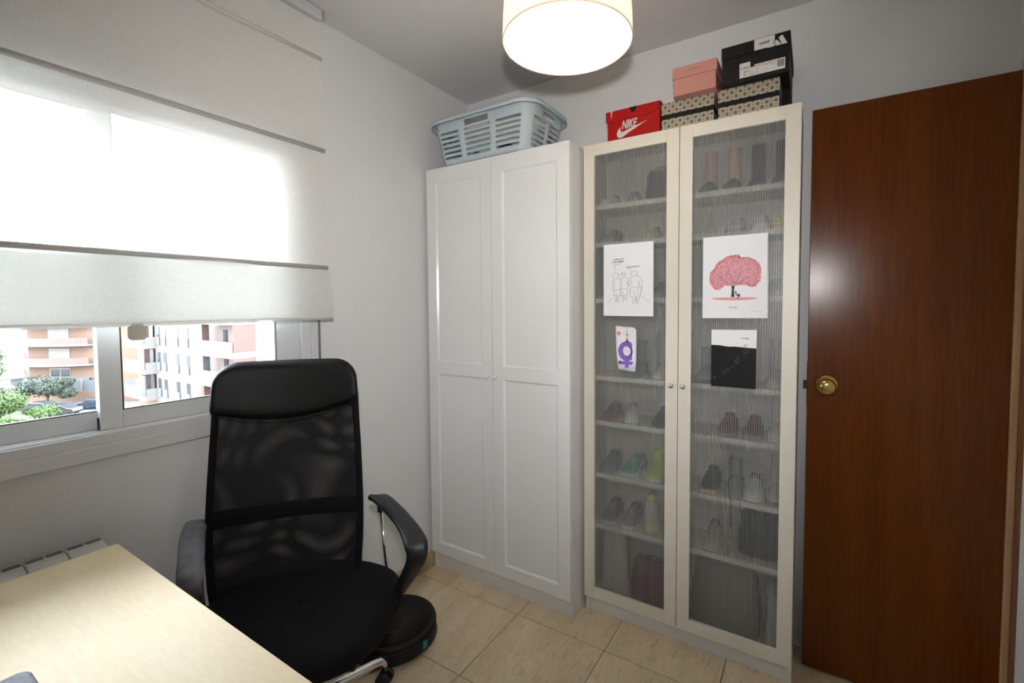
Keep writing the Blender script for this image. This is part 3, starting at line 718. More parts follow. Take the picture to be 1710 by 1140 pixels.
for ln in ([(745, 320), (800, 300), (815, 290)], [(750, 330), (790, 325), (805, 300)], [(770, 300), (790, 285)], [(760, 325), (790, 335)], [(785, 310), (800, 330)]): stroke(bb, [q4(*p) for p in ln], .0009, -.0014)
bb.build('small_creature_drawing', M['ink_grey'], p4)
o4 = q4(690, 200); text('caption', '... me ahogo!', .0072, M['ink'], p4, (o4[0], -.0014, o4[1]), (1, 0, 0), (0, 0, 1), shear=.3, sx=.82, bold=.0001)

# ------------------------------------------------------------------ boxes on the cream cabinet
TZ = 2.0195
def front_text(*a, **k): return text(*a, **k)
# red shoe box
rx = thing('shoe_box', 'red shoe box with white swoosh logo at the left end of the row', 'box', (1.03, .21, TZ))
B(-.1075, .108, -.105, .125, 0, .100).build('box_body', M['red'], rx, bevel=.001)
ld = MB(); lidp = [(-.1135, .080), (-.108, .0745), (.060, .0765), (.088, .080), (.100, .090), (.106, .105), (.1095, .115), (-.1135, .115)]
ld.prism(lidp, 'y', -.1075, -.1052); ld.box(-.1135, .1105, -.1075, .128, .1145, .1165); ld.box(-.1135, -.111, -.1075, .128, .078, .1145); ld.box(.1085, .1105, -.1075, .128, .085, .1145)
lo = ld.build('lid', M['red'], rx)
nt = MB(); nt.prism([(.014*math.cos(a)+.002, .1168+.021*math.sin(a)) for a in [PI+PI*k/12 for k in range(13)]], 'y', -.1079, -.1074); nt.build('finger_notch', M['black_card'], lo)
nt = MB(); nt.prism([(-.093, .1166), (-.086, .1166), (-.0905, .086)], 'y', -.1079, -.1074); nt.build('torn_paper', M['label'], lo)
# swoosh as strips between outer and inner curves
outer = catmull([(-.0515, .048), (-.062, .036), (-.0665, .022), (-.063, .010), (-.053, .0045), (-.040, .008), (-.015, .021), (.015, .034), (.058, .0535)], 6)
inner = catmull([(-.0515, .048), (-.0525, .038), (-.050, .031), (-.045, .0275), (-.036, .0285), (-.018, .0335), (.004, .0395), (.026, .0455), (.058, .0535)], 6)
P = [[(a.x, -.1056, a.y), (b2.x, -.1056, b2.y)] for a, b2 in zip(outer, inner)]
MB().grid(P, smooth=False).build('swoosh_logo', M['label'], rx, solid=.0006)
text('lettering', 'NIKE', .046, M['label'], rx, (-.047, -.1062, .0385), (1, 0, .0), (0, 0, 1), bold=.0014, shear=.30, sx=.60, depth=.0006)
# patterned boxes
def patt(x0, x1, y1, lab, h):
    cx = (x0+x1)/2; w = (x1-x0)/2
    t_ = thing('patterned_box', lab, 'box', (cx, .115, TZ), 0, 'beige dotted boxes on the cream cabinet')
    B(-w+.0015, w-.0015, -.003, y1-.115, 0, .041).build('box_body', M['dots'], t_)
    B(-w+.001, w-.001, -.0035, y1-.115+.0005, .041, .0585).build('black_band', M['black_card'], t_)
    B(-w, w, -.0045, y1-.115+.001, .0585, h).build('lid', M['dots'], t_, bevel=.0008)
    return t_
patt(1.1425, 1.336, .345, 'beige dotted box with black band under the pink box', .1025)
patt(1.349, 1.548, .222, 'beige dotted box with black band under the large black shoe box', .1025)
# pink box
pk = thing('shoe_box', 'pink lidded box stacked on the beige dotted box', 'box', (1.274, .19, TZ+.1028))
B(-.074, .074, -.118, .14, 0, .067).build('box_body', M['pink'], pk, bevel=.001)
lo = B(-.078, .078, -.122, .144, .060, .100).build('lid', M['pink'], pk, bevel=.001)
text('lettering', 'Leonardo Osses', .0085, M['ink_grey'], lo, (-.024, -.1224, .079), (1, 0, .05), (0, 0, 1), sx=.85)
# black boxes
bk = thing('shoe_box', 'large black shoe box with white labels and stripes on top of the stack', 'box', (1.4715, .21, TZ+.1028))
B(-.1045, .1045, -.128, .131, 0, .120).build('box_body', M['black_card'], bk, bevel=.001)
ld = MB(); ld.prism([(-.1055, .128), (-.1055, .098), (-.098, .089), (.1065, .088), (.1065, .128)], 'y', -.1305, -.1282)
ld.box(-.1065, .1075, -.1305, .135, .1275, .1295); ld.box(.1055, .1075, -.1305, .135, .085, .1275); ld.box(-.1065, -.1048, -.1305, .135, .092, .1275)
lo = ld.build('lid', M['black_card'], bk)
B(-.001, .061, -.1313, -.1306, .0925, .128).build('size_label', M['label'], lo)
text('lettering', 'D69NP', .013, M['ink'], lo, (.014, -.1317, .106), (1, 0, .0), (0, 0, 1), bold=.0003, sx=.8)
st = MB()
for a in (.0615, .0785): st.prism([(a, .0925), (a+.0165, .0925), (a+.003-.004, .0925+(.019 if a < .07 else .030)), (a-.0115, .0925+(.012 if a < .07 else .0235))] if False else [(a+.004, .0905), (a+.020, .0905), (a+.006-.001*(a > .07), .0905+(.019 if a < .07 else .031)), (a-.006, .0905+(.013 if a < .07 else .0245))], 'y', -.1313, -.1306)
st.prism([(.038, .0905), (.060, .0905), (.0615, .096), (.044, .096)], 'y', -.1312, -.1306)
st.build('stripe_logo', M['label'], lo)
B(-.047, -.013, -.1288, -.1282, .012, .0615).build('price_label', M['label'], bk)
lb = MB(); lb.prism([(-.0125, .012), (.093, .012), (.093, .048), (.0, .048), (.0, .0415), (-.0125, .0415)], 'y', -.1288, -.1282); lb.build('shoe_label', M['label'], bk)
text('lettering', 'K1180 JD', .0085, M['ink'], bk, (-.0435, -.1292, .041), (1, 0, 0), (0, 0, 1), bold=.0001, sx=.8)
text('lettering', '36 ·8', .0075, M['ink'], bk, (-.034, -.1292, .028), (1, 0, 0), (0, 0, 1), bold=.0001, sx=.9)
text('lettering', '85 ...', .0075, M['ink'], bk, (-.034, -.1292, .018), (1, 0, 0), (0, 0, 1), bold=.0001, sx=.9)
for s_, x, z, h in (('GALAXY 4 W', .004, .0405, .006), ('5½', -.009, .024, .005), ('38⅔', -.009, .0155, .005), ('24.0', .006, .030, .005), ('UK 5', .006, .0225, .005), ('F 38', .006, .0155, .005), ('F36165', .044, .039, .006), ('CORE', .030, .037, .005), ('MADE IN', .028, .0235, .004)):
    text('lettering', s_, h, M['ink_grey'], bk, (x, -.1292, z), (1, 0, 0), (0, 0, 1), sx=.8)
bc = MB(); x = .070; rnd = random.Random(9)
while x < .089:
    w = rnd.choice((.0005, .0009, .0014)); bc.box(x, x+w, -.1291, -.1287, .021, .044); x += w+rnd.choice((.0005, .0008, .0012))
bc.build('barcode', M['ink'], bk)
b2_ = thing('shoe_box', 'plain black box standing behind the right dotted box', 'box', (1.485, .285, TZ))
B(-.090, .088, -.060, .056, 0, .075).build('box_body', M['black_card'], b2_)
B(-.092, .091, -.0615, .058, .075, .1022).build('lid', M['black_card'], b2_)

# ------------------------------------------------------------------ laundry basket
bs = thing('laundry_basket', 'pale blue plastic laundry basket with slots on the white cabinet', 'basket', (.343, .142, TZ))
def ring_pt(u, hx, hy, r):
    """u in 0..1 round a rounded rectangle starting front left, going right"""
    per = [2*(hx-r), PI/2*r, 2*(hy-r), PI/2*r]*2; tot = sum(per); d = u*tot
    segs = [('l', (-hx+r, -hy), (1, 0)), ('a', (hx-r, -hy+r), -PI/2), ('l', (hx, -hy+r), (0, 1)), ('a', (hx-r, hy-r), 0), ('l', (hx-r, hy), (-1, 0)), ('a', (-hx+r, hy-r), PI/2), ('l', (-hx, hy-r), (0, -1)), ('a', (-hx+r, -hy+r), PI)]
    for p_, s_ in zip(per, segs):
        if d <= p_+1e-9:
            if s_[0] == 'l': return (s_[1][0]+s_[2][0]*d, s_[1][1]+s_[2][1]*d)
            a = s_[2]+d/r; return (s_[1][0]+r*math.cos(a), s_[1][1]+r*math.sin(a))
        d -= p_
    return (-hx+r, -hy)
HX, HY, RR_ = .285, .165, .07
def bpt(u, v):      # v 0 bottom .. 1 top
    k = .86+.14*v; x, y = ring_pt(u, HX*k, HY*k, RR_*k); return (x, y, .006+.194*v)
tot = 4*(HX-RR_)+4*(HY-RR_)+2*PI*RR_
def us(seg_start, a, b_): return (seg_start+a)/tot, (seg_start+b_)/tot
Lf = 2*(HX-RR_); Ls = 2*(HY-RR_); A_ = PI/2*RR_
slots = []      # (u0,u1,v0,v1)
def add_slots(start, L_, cols, rows, hand):
    for ci, (a, b_) in enumerate(cols):
        for (v0, v1) in rows:
            slots.append((*us(start, a*L_, b_*L_), v0, v1))
    slots.append((*us(start, hand[0]*L_, hand[1]*L_), .80, .93))
rows = [(.12+.115*k, .12+.115*k+.05) for k in range(6)]
for st_ in (0, Lf+A_+Ls+A_): add_slots(st_, Lf, [(-.06, .22), (.30, .66), (.74, 1.06)], rows, (.32, .64))
for st_ in (Lf+A_, 2*Lf+3*A_+Ls): add_slots(st_, Ls, [(-.12, .42), (.58, 1.12)], rows, (.22, .78))
ub = sorted(set([round(i/96, 5) for i in range(96)]+[round((s_[k]) % 1.0, 5) for s_ in slots for k in (0, 1)]))+[1.0]
vb = sorted(set([0, .06, 1.0]+[s_[k] for s_ in slots for k in (2, 3)]))
m_ = MB(); idx = {}
nu = len(ub)-1
for i in range(nu):
    for j, v in enumerate(vb): idx[(i, j)] = len(m_.v); m_.v.append(bpt(ub[i], v))
for i in range(nu):
    um = (ub[i]+ub[i+1])/2
    for j in range(len(vb)-1):
        vm = (vb[j]+vb[j+1])/2
        if any(((s_[0] < um < s_[1]) or (s_[0] < um-1 < s_[1]) or (s_[0] < um+1 < s_[1])) and s_[2] < vm < s_[3] for s_ in slots): continue
        i2 = (i+1) % nu; m_.f.append((idx[(i, j)], idx[(i2, j)], idx[(i2, j+1)], idx[(i, j+1)])); m_.sm.append(True)
m_.build('basket_wall', M['basket'], bs, solid=.003)
m_ = MB(); m_.prism([bpt(i/64, 0)[:2] for i in range(64)], 'z', .003, .007); m_.build('basket_floor', M['basket'], bs)
prof = [(0, .198), (.004, .206), (.012, .210), (.022, .207), (.027, .197), (.027, .186), (.0245, .186), (.0245, .196), (.020, .203), (.012, .205), (.005, .201)]
P = []
for i in range(97):
    u = i/97; row = []
    for dx, z in prof+[prof[0]]:
        x, y = ring_pt(u, HX+dx, HY+dx, RR_+dx); row.append((x, y, z))
    P.append(row)
m_ = MB(); m_.grid(P, closed_u=True); m_.build('rim', M['basket'], bs)
cl = thing('folded_clothes', 'dark clothes lying inside the laundry basket', 'clothes', (.343, .142, TZ+.0085))
P = []
for i in range(15):
    row = []
    for j in range(21):
        a = -1+2*i/14; b_ = -1+2*j/20
        h = (1-abs(a)**4)*(1-abs(b_)**4); row.append((b_*.215, a*.115, h*(.055+.018*math.sin(7*b_+2*a)+.012*math.sin(11*a+3*b_))))
    P.append(row)
m_ = MB(); m_.grid(P); m_.build('cloth_heap', M['clothes_dark'], cl)

# ------------------------------------------------------------------ door
dr_ = bpy.data.objects.new('door_1', None); COL.objects.link(dr_); dr_.location = (1.906, .235, 0); struct(dr_, 'brown veneered door standing open against the back wall', 'door')
B(1.645-1.906, 2.174-1.906, 0, .035, .010, 2.032).build('door_leaf', M['door_wood'], dr_, bevel=.0015)
k = MB(); k.lathe([(0, -.001), (.034, -.001), (.036, -.004), (.034, -.009), (.030, -.011), (.014, -.012), (.012, -.030), (.018, -.040), (.0265, -.047), (.029, -.056), (.0265, -.065), (.018, -.071), (.008, -.0725), (0, -.0725)], (1.704-1.906, 0, 1.062), 32, 'y')
k.build('door_knob', M['brass'], dr_)
m_ = MB(); m_.box(1.6435-1.906, 1.6455-1.906, .006, .029, .98, 1.14); m_.box(1.632-1.906, 1.6445-1.906, .010, .024, 1.048, 1.070); m_.build('latch', M['rubber'], dr_)
for z in (.25, 1.05, 1.85):
    m_ = MB(); m_.tube([(2.1775-1.906, .0, z-.04), (2.1775-1.906, .0, z+.04)], .0035, 8); m_.build('hinge', M['brass'], dr_)

# ------------------------------------------------------------------ desk
dk = thing('desk', 'birch-veneer desk top in the lower left corner', 'desk', (.8, -1.6, 0))
B(.128-.8, 1.36-.8, -2.0+1.6, -1.2505+1.6, .715, .740).build('desk_top', M['desk_wood'], dk, bevel=.0012)
for x in (.17, 1.32):
    for y in (-1.29, -1.96):
        m_ = MB(); m_.tube([(x-.8, y+1.6, 0), (x-.8, y+1.6, .7148)], .02, 16); m_.build('leg', M['steel'], dk)
m_ = MB(); m_.box(.19-.8, 1.30-.8, -1.97+1.6, -1.95+1.6, .66, .7145); m_.build('rail', M['steel'], dk)
ca = tag(MB().prism(rrect(.568, .78, -1.70, -1.4855, .018), 'z', .7405, .762).build('pencil_case', mat('mottled_blue_grey_cloth', (.09, .095, .12), .6, var=.6, scale=120, bump=.4, bscale=200), bevel=.006, seg=3), 'mottled blue-grey zip case at the bottom left of the desk', 'case')
m_ = MB(); m_.tube([(x, y, .7515) for x, y in rrect(.5675, .7805, -1.7005, -1.485, .018)], .0012, 6, closed=True); m_.build('zipper', M['steel'], ca)

# ------------------------------------------------------------------ lamp
LX, LY = 1.0712, -.537
lp = thing('pendant_lamp', 'round cream fabric pendant lamp, lit, below the ceiling', 'lamp', (LX, LY, 2.067))
prof = [(.175, 0), (.1755, .02), (.174, .06), (.170, .11), (.164, .17), (.157, .23)]
m_ = MB(); m_.lathe(prof, (0, 0, 0), 72); m_.build('lamp_shade', M['lampshade'], lp)
m_ = MB(); m_.lathe([(.1745, .0015), (.1765, .0), (.1765, -.003), (.1735, -.003), (.1735, .002)], (0, 0, 0), 72); m_.build('bottom_rim', M['lampshade'], lp)
m_ = MB(); m_.lathe([(0, -.0015), (.08, -.0015), (.1735, -.0018)], (0, 0, 0), 64); m_.build('diffuser', M['diffuser'], lp)
m_ = MB(); m_.lathe([(0, .095), (.02, .10), (.030, .12), (.028, .145), (.014, .17), (.013, .19), (0, .19)], (0, 0, 0), 20); m_.build('bulb', M['bulb'], lp)
m_ = MB(); m_.lathe([(0, .18), (.022, .18), (.022, .235), (.006, .245), (.004, .39), (.0, .39)], (0, 0, 0), 20)
for k in range(3):
    a = 2*PI*k/3; m_.tube([(.02*math.cos(a), .02*math.sin(a), .225), (.157*math.cos(a), .157*math.sin(a), .2295)], .0016, 6)
m_.build('lamp_holder', M['white_side'], lp)
m_ = MB(); m_.lathe([(0, .38), (.045, .38), (.05, .385), (.05, .4045), (0, .4045)], (0, 0, 0), 32); m_.build('ceiling_rose', M['white_side'], lp)
light('lamp_bulb_light', 'POINT', (LX, LY, 2.067+.13), 5, (1, .88, .74), .035)

# ------------------------------------------------------------------ office chair
hd = .70; O = Vector((.262, -.891, 0)); lat = Vector((math.cos(hd), math.sin(hd), 0)); fwd = Vector((math.sin(hd), -math.cos(hd), 0))
ch = thing('office_chair', 'black high-back mesh office chair with loop armrests at the desk', 'chair', O, hd)
# local frame: x = lateral, y = -forward
# back support, turned a little more than the seat
hb = .845-hd
def bk_(l, b_, z):   # l lateral, b_ backwards extra, z height
    b2 = b_+(z-.50)*.1175
    x = l*math.cos(hb)-b2*math.sin(hb); y = l*math.sin(hb)+b2*math.cos(hb); return (x, y, z)
def wid(z):
    T = [(.42, .195), (.50, .207), (.60, .214), (.694, .2155), (.80, .213), (.90, .209), (1.0, .204), (1.06, .203)]
    for (a, wa), (b_, wb) in zip(T[:-1], T[1:]):
        if z <= b_: return wa+(wb-wa)*(z-a)/(b_-a)
    return T[-1][1]
def curve_b(l, z): return .045*(1-(l/.22)**2)+.012*math.sin((z-.5)*3.6)      # dished backwards in the middle
fr = MB()
for s_ in (-1, 1):
    fr.tube([bk_(s_*wid(z), curve_b(wid(z), z), z) for z in [.42+.04*k for k in range(17)]], .0125, 10, sy=.8)
fr.tube([bk_(wid(.43)*t_, curve_b(wid(.43)*t_, .43), .43) for t_ in [-1+.2*k for k in range(11)]], .011, 10)
fr.tube([bk_(wid(1.02)*t_, curve_b(wid(1.02)*t_, 1.02)+.006, 1.02) for t_ in [-1+.2*k for k in range(11)]], .009, 10)
fr.build('back_frame', M['strap_cloth'], ch)
def net(off, m, nm_, amp):
    P = []; nz, nl = 30, 24
    zz = [.435+(1.03-.435)*i/nz for i in range(nz+1)]
    for z in zz:
        w = wid(z)-.006
        P.append([bk_(w*(-1+2*j/nl), curve_b(w*(-1+2*j/nl), z)+off*(1-abs(-1+2*j/nl)**3)+amp*math.sin(5*z+3*j/nl), z) for j in range(nl+1)])
    o_ = MB(); o_.grid(P, uv=lambda i, j: ((-1+2*j/nl)*(wid(zz[i])-.006), zz[i])); return o_.build(nm_, m, ch)
net(-.004, M['net1'], 'front_net', .0); net(.008, M['net2'], 'rear_net', .004)
def pad(outline, front, back, nm_, m, n=14, sub=1):
    """outline(t, s): returns (l,z) grid; front/back thickness"""
    P = []
    for i in range(n+1):
        P.append([outline(i/n, j/24) for j in range(25)])
    o_ = MB(); F = []; Bk = []
    for i in range(n+1):
        rf = []; rb_ = []
        for j in range(25):
            l_, z = P[i][j]; e = (1-(2*i/n-1)**6)*(1-(2*j/24-1)**8); e = max(e, 0)**.5
            b0 = curve_b(l_, z); rf.append(bk_(l_, b0-front*e, z)); rb_.append(bk_(l_, b0+back*e, z))
        F.append(rf); Bk.append(rb_)
    o_.grid(F); o_.grid(Bk)
    return o_.build(nm_, m, ch)
def head(t_, s_):   # t_ vertical 0..1, s_ lateral
    l0 = math.sin(PI/2*(-1+2*s_)); zb = 1.028-.050*(1-l0*l0)+.012*l0; zt = 1.173
    corner = .070; w = .214
    # rounded top corners: shrink top as a superellipse
    al = abs(l0); dd_ = max(0, al*w-(w-corner)); ztop = zt-corner+math.sqrt(max(0, corner**2-dd_**2))
    z = zb+(ztop-zb)*t_; return (l0*w*(1-.02*t_), z)
pad(head, .030, .022, 'headrest', M['leather'])
def strap(t_, s_):
    l0 = -1+2*s_; z0 = .694-.026-.006*(1-l0*l0); return (l0*.221, z0+.054*t_)
pad(strap, .010, .012, 'lumbar_strap', M['strap_cloth'], n=6)
m_ = MB(); sm_ = [bk_(.20*(-1+2*j/20), curve_b(.2*(-1+2*j/20), 1.0)-.016, 1.025-.050*(1-(-1+2*j/20)**2)+.012*(-1+2*j/20)-.001) for j in range(21)]
m_.tube(sm_, .0022, 6); m_.build('seam_piping', M['leather'], ch)
# seat cushion
def se(a, w, d, e=2.7):
    c, s_ = math.cos(a), math.sin(a); return (w*math.copysign(abs(c)**(2/e), c), d*math.copysign(abs(s_)**(2/e), s_))
scx, scy = .075, -.105
ro = -.20
P = []
for (k, z) in ((.70, .400), (.86, .405), (.95, .420), (.99, .440), (1.0, .458), (.965, .475), (.90, .488), (.75, .494), (.5, .492), (.25, .489), (.02, .488)):
    row = []
    for i in range(48):
        x, y = se(2*PI*i/48, .280*k, .240*k)
        xr = x*math.cos(ro)-y*math.sin(ro); yr = x*math.sin(ro)+y*math.cos(ro)
        zz_ = z-.022*max(0, -y/.240)**2.5*(1 if z > .44 else .35)
        row.append((scx+xr, scy+yr, zz_))
    row.append(row[0]); P.append(row)
m_ = MB(); m_.grid(P); m_.build('seat', M['seat_cloth'], ch)
m_ = MB(); m_.box(scx-.19, scx+.19, scy-.17, scy+.20, .383, .399); m_.build('seat_pan', M['black_plastic'], ch, bevel=.006)
# arms: flat padded loops
def armloop(pts, wdt, nm_, lab, am='arm_plastic'):
    c = catmull(pts, 7); m_ = MB(); base = None
    P = []
    n = len(c)
    for i, p in enumerate(c):
        t_ = (c[min(i+1, n-1)]-c[max(i-1, 0)]).normalized(); side = Vector((1, 0, 0)); side = (side-t_*side.dot(t_)).normalized(); nn = t_.cross(side).normalized()
        f_ = i/(n-1); hw = wdt(f_); ht = .011 if f_ < .5 else .012
        if i == 0 or i == n-1: hw *= .55; ht *= .6
        row = []
        for k in range(12):
            a = 2*PI*k/12; cc_ = math.copysign(abs(math.cos(a))**.7, math.cos(a)); ss_ = math.copysign(abs(math.sin(a))**.7, math.sin(a))
            row.append(p+side*hw*cc_+nn*ht*ss_)
        row.append(row[0]); P.append(row)
    m_.grid(P); m_.add(P[0][:-1], [tuple(range(12))]); m_.add(P[-1][:-1], [tuple(range(12))])
    o_ = m_.build(nm_, M[am], ch); o_['label'] = lab; return o_
wf = lambda t_: .028 if t_ < .3 else (.028+.006*(t_-.3)/.2 if t_ < .5 else .034-.020*(t_-.5)/.5)
ra = armloop([(.238, .125, .682), (.268, .10, .690), (.335, .0, .680), (.385, -.085, .664), (.410, -.135, .640), (.410, -.140, .600), (.385, -.110, .540), (.350, -.075, .470), (.325, -.055, .415)], wf, 'armrest', 'right loop armrest')
m_ = MB(); m_.tube([(.262, .115, .678), (.264, .112, .640)], .011, 12); m_.build('socket', M['black_plastic'], ra)
m_ = MB(); m_.tube([(.264, .112, .645), (.290, .075, .42)], .0055, 12); m_.build('chrome_rod', M['chrome'], ra)
m_ = MB(); m_.box(.20, .325, .02, .075, .395, .425); m_.box(.275, .30, .05, .085, .40, .452); m_.build('mount', M['black_plastic'], ra, bevel=.004)
wl2 = lambda t_: .031 if t_ < .5 else .031-.010*(t_-.5)/.5
la = armloop([(-.262, .035, .676), (-.257, .01, .688), (-.230, -.06, .684), (-.185, -.15, .668), (-.160, -.205, .64), (-.160, -.205, .60), (-.185, -.15, .54), (-.215, -.10, .47), (-.22, -.08, .415)], wl2, 'armrest', 'left loop armrest, scuffed grey', 'arm_scuffed')
m_ = MB(); m_.tube([(-.257, .012, .675), (-.24, .0, .42)], .0055, 12); m_.build('chrome_rod', M['chrome'], la)
m_ = MB(); m_.box(-.26, -.13, -.09, .02, .395, .425); m_.build('mount', M['black_plastic'], la, bevel=.004)
# gas lift and star base
bx_, by_ = .02, -.055
m_ = MB(); m_.lathe([(0, .06), (.030, .06), (.030, .12), (.026, .125), (.026, .25), (.016, .252), (.016, .385), (0, .385)], (bx_, by_, 0), 24); m_.build('gas_lift', M['black_plastic'], ch)
ang0 = math.atan2(.133-by_, .261-bx_)
for k in range(5):
    a = ang0+2*PI*k/5; d = Vector((math.cos(a), math.sin(a), 0)); c0 = Vector((bx_, by_, 0))
    m_ = MB(); m_.tube([c0+d*.02+Vector((0, 0, .112)), c0+d*.15+Vector((0, 0, .108)), c0+d*.26+Vector((0, 0, .100)), c0+d*.290+Vector((0, 0, .095)), c0+d*.303+Vector((0, 0, .082)), c0+d*.306+Vector((0, 0, .060))], [.019, .017, .0145, .014, .0135, .012], 14)
    lg = m_.build('base_leg', M['chrome'], ch)
    cpos = c0+d*.306; side = Vector((-d.y, d.x, 0)); ax = (side*.6+d*.8).normalized()
    cs = MB()
    for s_ in (-1, 1):
        cc_ = cpos+ax*s_*.016+Vector((0, 0, .026))
        cs.tube([cc_-ax*.0085, cc_+ax*.0085], .0255, 20)
    cs.tube([cpos+Vector((0, 0, .03)), cpos+Vector((0, 0, .062))], .009, 10)
    cs.build('caster', M['black_plastic'], ch)

# ------------------------------------------------------------------ robot vacuum
rv = thing('robot_vacuum', 'round black robot vacuum cleaner on the floor behind the chair', 'vacuum cleaner', (.228, -.452, 0), math.radians(-50))
m_ = MB(); m_.lathe([(0, .008), (.155, .008), (.166, .015), (.170, .022), (.170, .070), (.166, .080), (.158, .085), (0, .085)], (0, 0, 0), 72); m_.build('body', M['robot'], rv)
m_ = MB()
m_.lathe([(.0, .0852), (.150, .0852), (.152, .0868), (.0, .0868)], (0, 0, 0), 72); tp_ = m_.build('top_cover', M['robot_top'], rv)
m_ = MB(); m_.lathe([(.050, .0870), (.0525, .0870), (.0525, .0876), (.050, .0876), (.050, .0870)], (.03, .0, 0), 48); m_.build('ring', M['robot_ring'], tp_)
m_ = MB(); arc = [(math.cos(a)*.1725, math.sin(a)*.1725) for a in [-1.45+2.9*k/30 for k in range(31)]]
m_.tube([(x, y, .045) for x, y in arc], .0035, 8, sy=7); m_.build('bumper', M['robot'], rv)
text('lettering', 'CONGA', .012, M['robot_ring'], tp_, (.012, -.006, .0869), (1, .2, 0), (-.2, 1, 0)) if False else None
a = math.radians(50); m_ = MB(); m_.box(-.011, .011, -.001, .003, .034, .064)
o = m_.build('teal_button', M['teal'], rv, bevel=.002, loc=(.1755*math.cos(a), .1755*math.sin(a), 0)); o.rotation_euler = (0, 0, a-PI/2)
for s_ in (-1, 1):
    m_ = MB(); m_.tube([(-.0, s_*.10-.01, .027), (0, s_*.10+.01, .027)], .027, 16); m_.build('wheel', M['rubber'], rv)

# ------------------------------------------------------------------ shoes and bags inside the cream cabinet
def colmat(nm_, c, r=.7): return mat(nm_, c, r, var=.12, scale=30)
C_ = {k: colmat(k+'_leather', v) for k, v in dict(white=(.75, .74, .74), beige=(.62, .50, .36), black=(.02, .02, .022), grey=(.28, .29, .31), navy=(.03, .04, .08), brown=(.22, .10, .05), red=(.5, .06, .05), teal=(.15, .42, .36), lime=(.62, .72, .12), pink=(.62, .36, .34), tan=(.72, .46, .30), yellow=(.8, .66, .18), olive=(.25, .25, .19), maroon=(.16, .04, .05), pale=(.60, .55, .48)).items()}
def shoe(label, x, sh, col, sole='white', length=.20, toe_front=True, inner='black', y=None, skew=0, high=0, lace='white', tongue=None):
    """sneaker / boot: toe points to the glass (-y)"""
    z = SH[sh]+.0103 if sh is not None else .0785
    ry = skew if toe_front else PI+skew
    if y is None: y = .2325
    t_ = thing('shoe' if high < .08 else 'boot', label, 'shoe' if high < .08 else 'boot', (x, y, z), ry, 'shoes and boots on the shelves of the cream cabinet')
    Ls = length; sec = []
    # along y from toe (-L/2) to heel (L/2)
    prof = [(-.5, .012, .030), (-.47, .028, .040), (-.40, .037, .050), (-.28, .042, .056), (-.12, .041, .070), (.02, .036, .088), (.20, .033, .094), (.38, .033, .090), (.47, .027, .088), (.5, .016, .080)]
    k = Ls/.27*1.05
    m_ = MB(); P = []
    for s_, hw, ht in prof:
        row = []; hw = hw*k*1.15; ht = ht*k
        for q in range(13):
            a = PI*q/12; row.append((hw*math.cos(a), s_*Ls, .016*k+(ht-.016*k)*math.sin(a)**.75))
        P.append(row)
    m_.grid(P); m_.add(P[0], [tuple(range(13))]); m_.add(P[-1], [tuple(range(13))])
    m_.build('upper', C_[col], t_)
    so = []
    m2_ = MB(); outl = [(hw*k*1.25, s_*Ls*1.03) for s_, hw, ht in prof]; poly = outl+[(-a, b_) for a, b_ in outl[::-1]]
    m2_.prism(poly, 'z', 0, .021*k); m2_.build('sole', C_[sole], t_, bevel=.003)
    if high:
        m3 = MB(); zz = [.05, .08, .08+high*.5, .08+high]
        P = []
        for z_ in zz:
            P.append([(.036*k*math.cos(2*PI*q/16), .20*Ls+.046*k*math.sin(2*PI*q/16), z_*1) for q in range(17)])
        m3.grid(P); m3.build('shaft', C_[tongue or col], t_)
    else:
        m3 = MB(); m3.lathe([(0, 0), (.8, 0), (1, -.3), (1.12, 0), (1, .3), (.86, .1)], (0, 0, 0), 16)
        m3.v = [(v[0]*.026*k, v[1]*.050*k+.22*Ls, .086*k+v[2]*.012) for v in m3.v]
        m3.build('collar', C_[inner], t_)
        m4 = MB()
        for q in range(4):
            yy = (-.16+.06*q)*Ls; zt = (.0635+.0075*q)*k
            m4.tube([(-.022*k, yy, zt-.006), (0, yy-.003, zt+.004), (.022*k, yy, zt-.006)], .0022, 6)
        m4.build('laces', C_[lace], t_)
    return t_
def bag(label, x, sh, w, h, col, y=.24, d=.07, cat='bag', name='bag', lean=0):
    z = SH[sh]+.0103 if sh is not None else .0785
    t_ = thing(name, label, cat, (x, y, z), 0, 'bags inside the cream cabinet')
    P = []
    for i in range(9):
        v = i/8; row = []
        kx = w/2*(1-.12*v+.03*math.sin(5*v)); kd = d/2*(1-.55*v)
        for q in range(24):
            X, Y = se(2*PI*q/24, kx*(1+.03*math.sin(q*2.1)), kd*(1+.08*math.sin(q*3.3+v*4)), 3.2); row.append((X+lean*v, Y, h*v*(1+.04*math.sin(q*.9))))
        row.append(row[0]); P.append(row)
    m_ = MB(); m_.grid(P); m_.add(P[0][:-1], [tuple(range(24))]); m_.add(P[-1][:-1], [tuple(range(24))])
    m_.build('bag_body', C_[col], t_)
    m_ = MB(); m_.tube([(-w*.2+lean, 0, h*.97), (-w*.17+lean, 0, h*1.08), (0+lean, 0, h*1.12), (w*.17+lean, 0, h*1.08), (w*.2+lean, 0, h*.97)], .004, 8)
    m_.build('handle', C_[col], t_)
    return t_
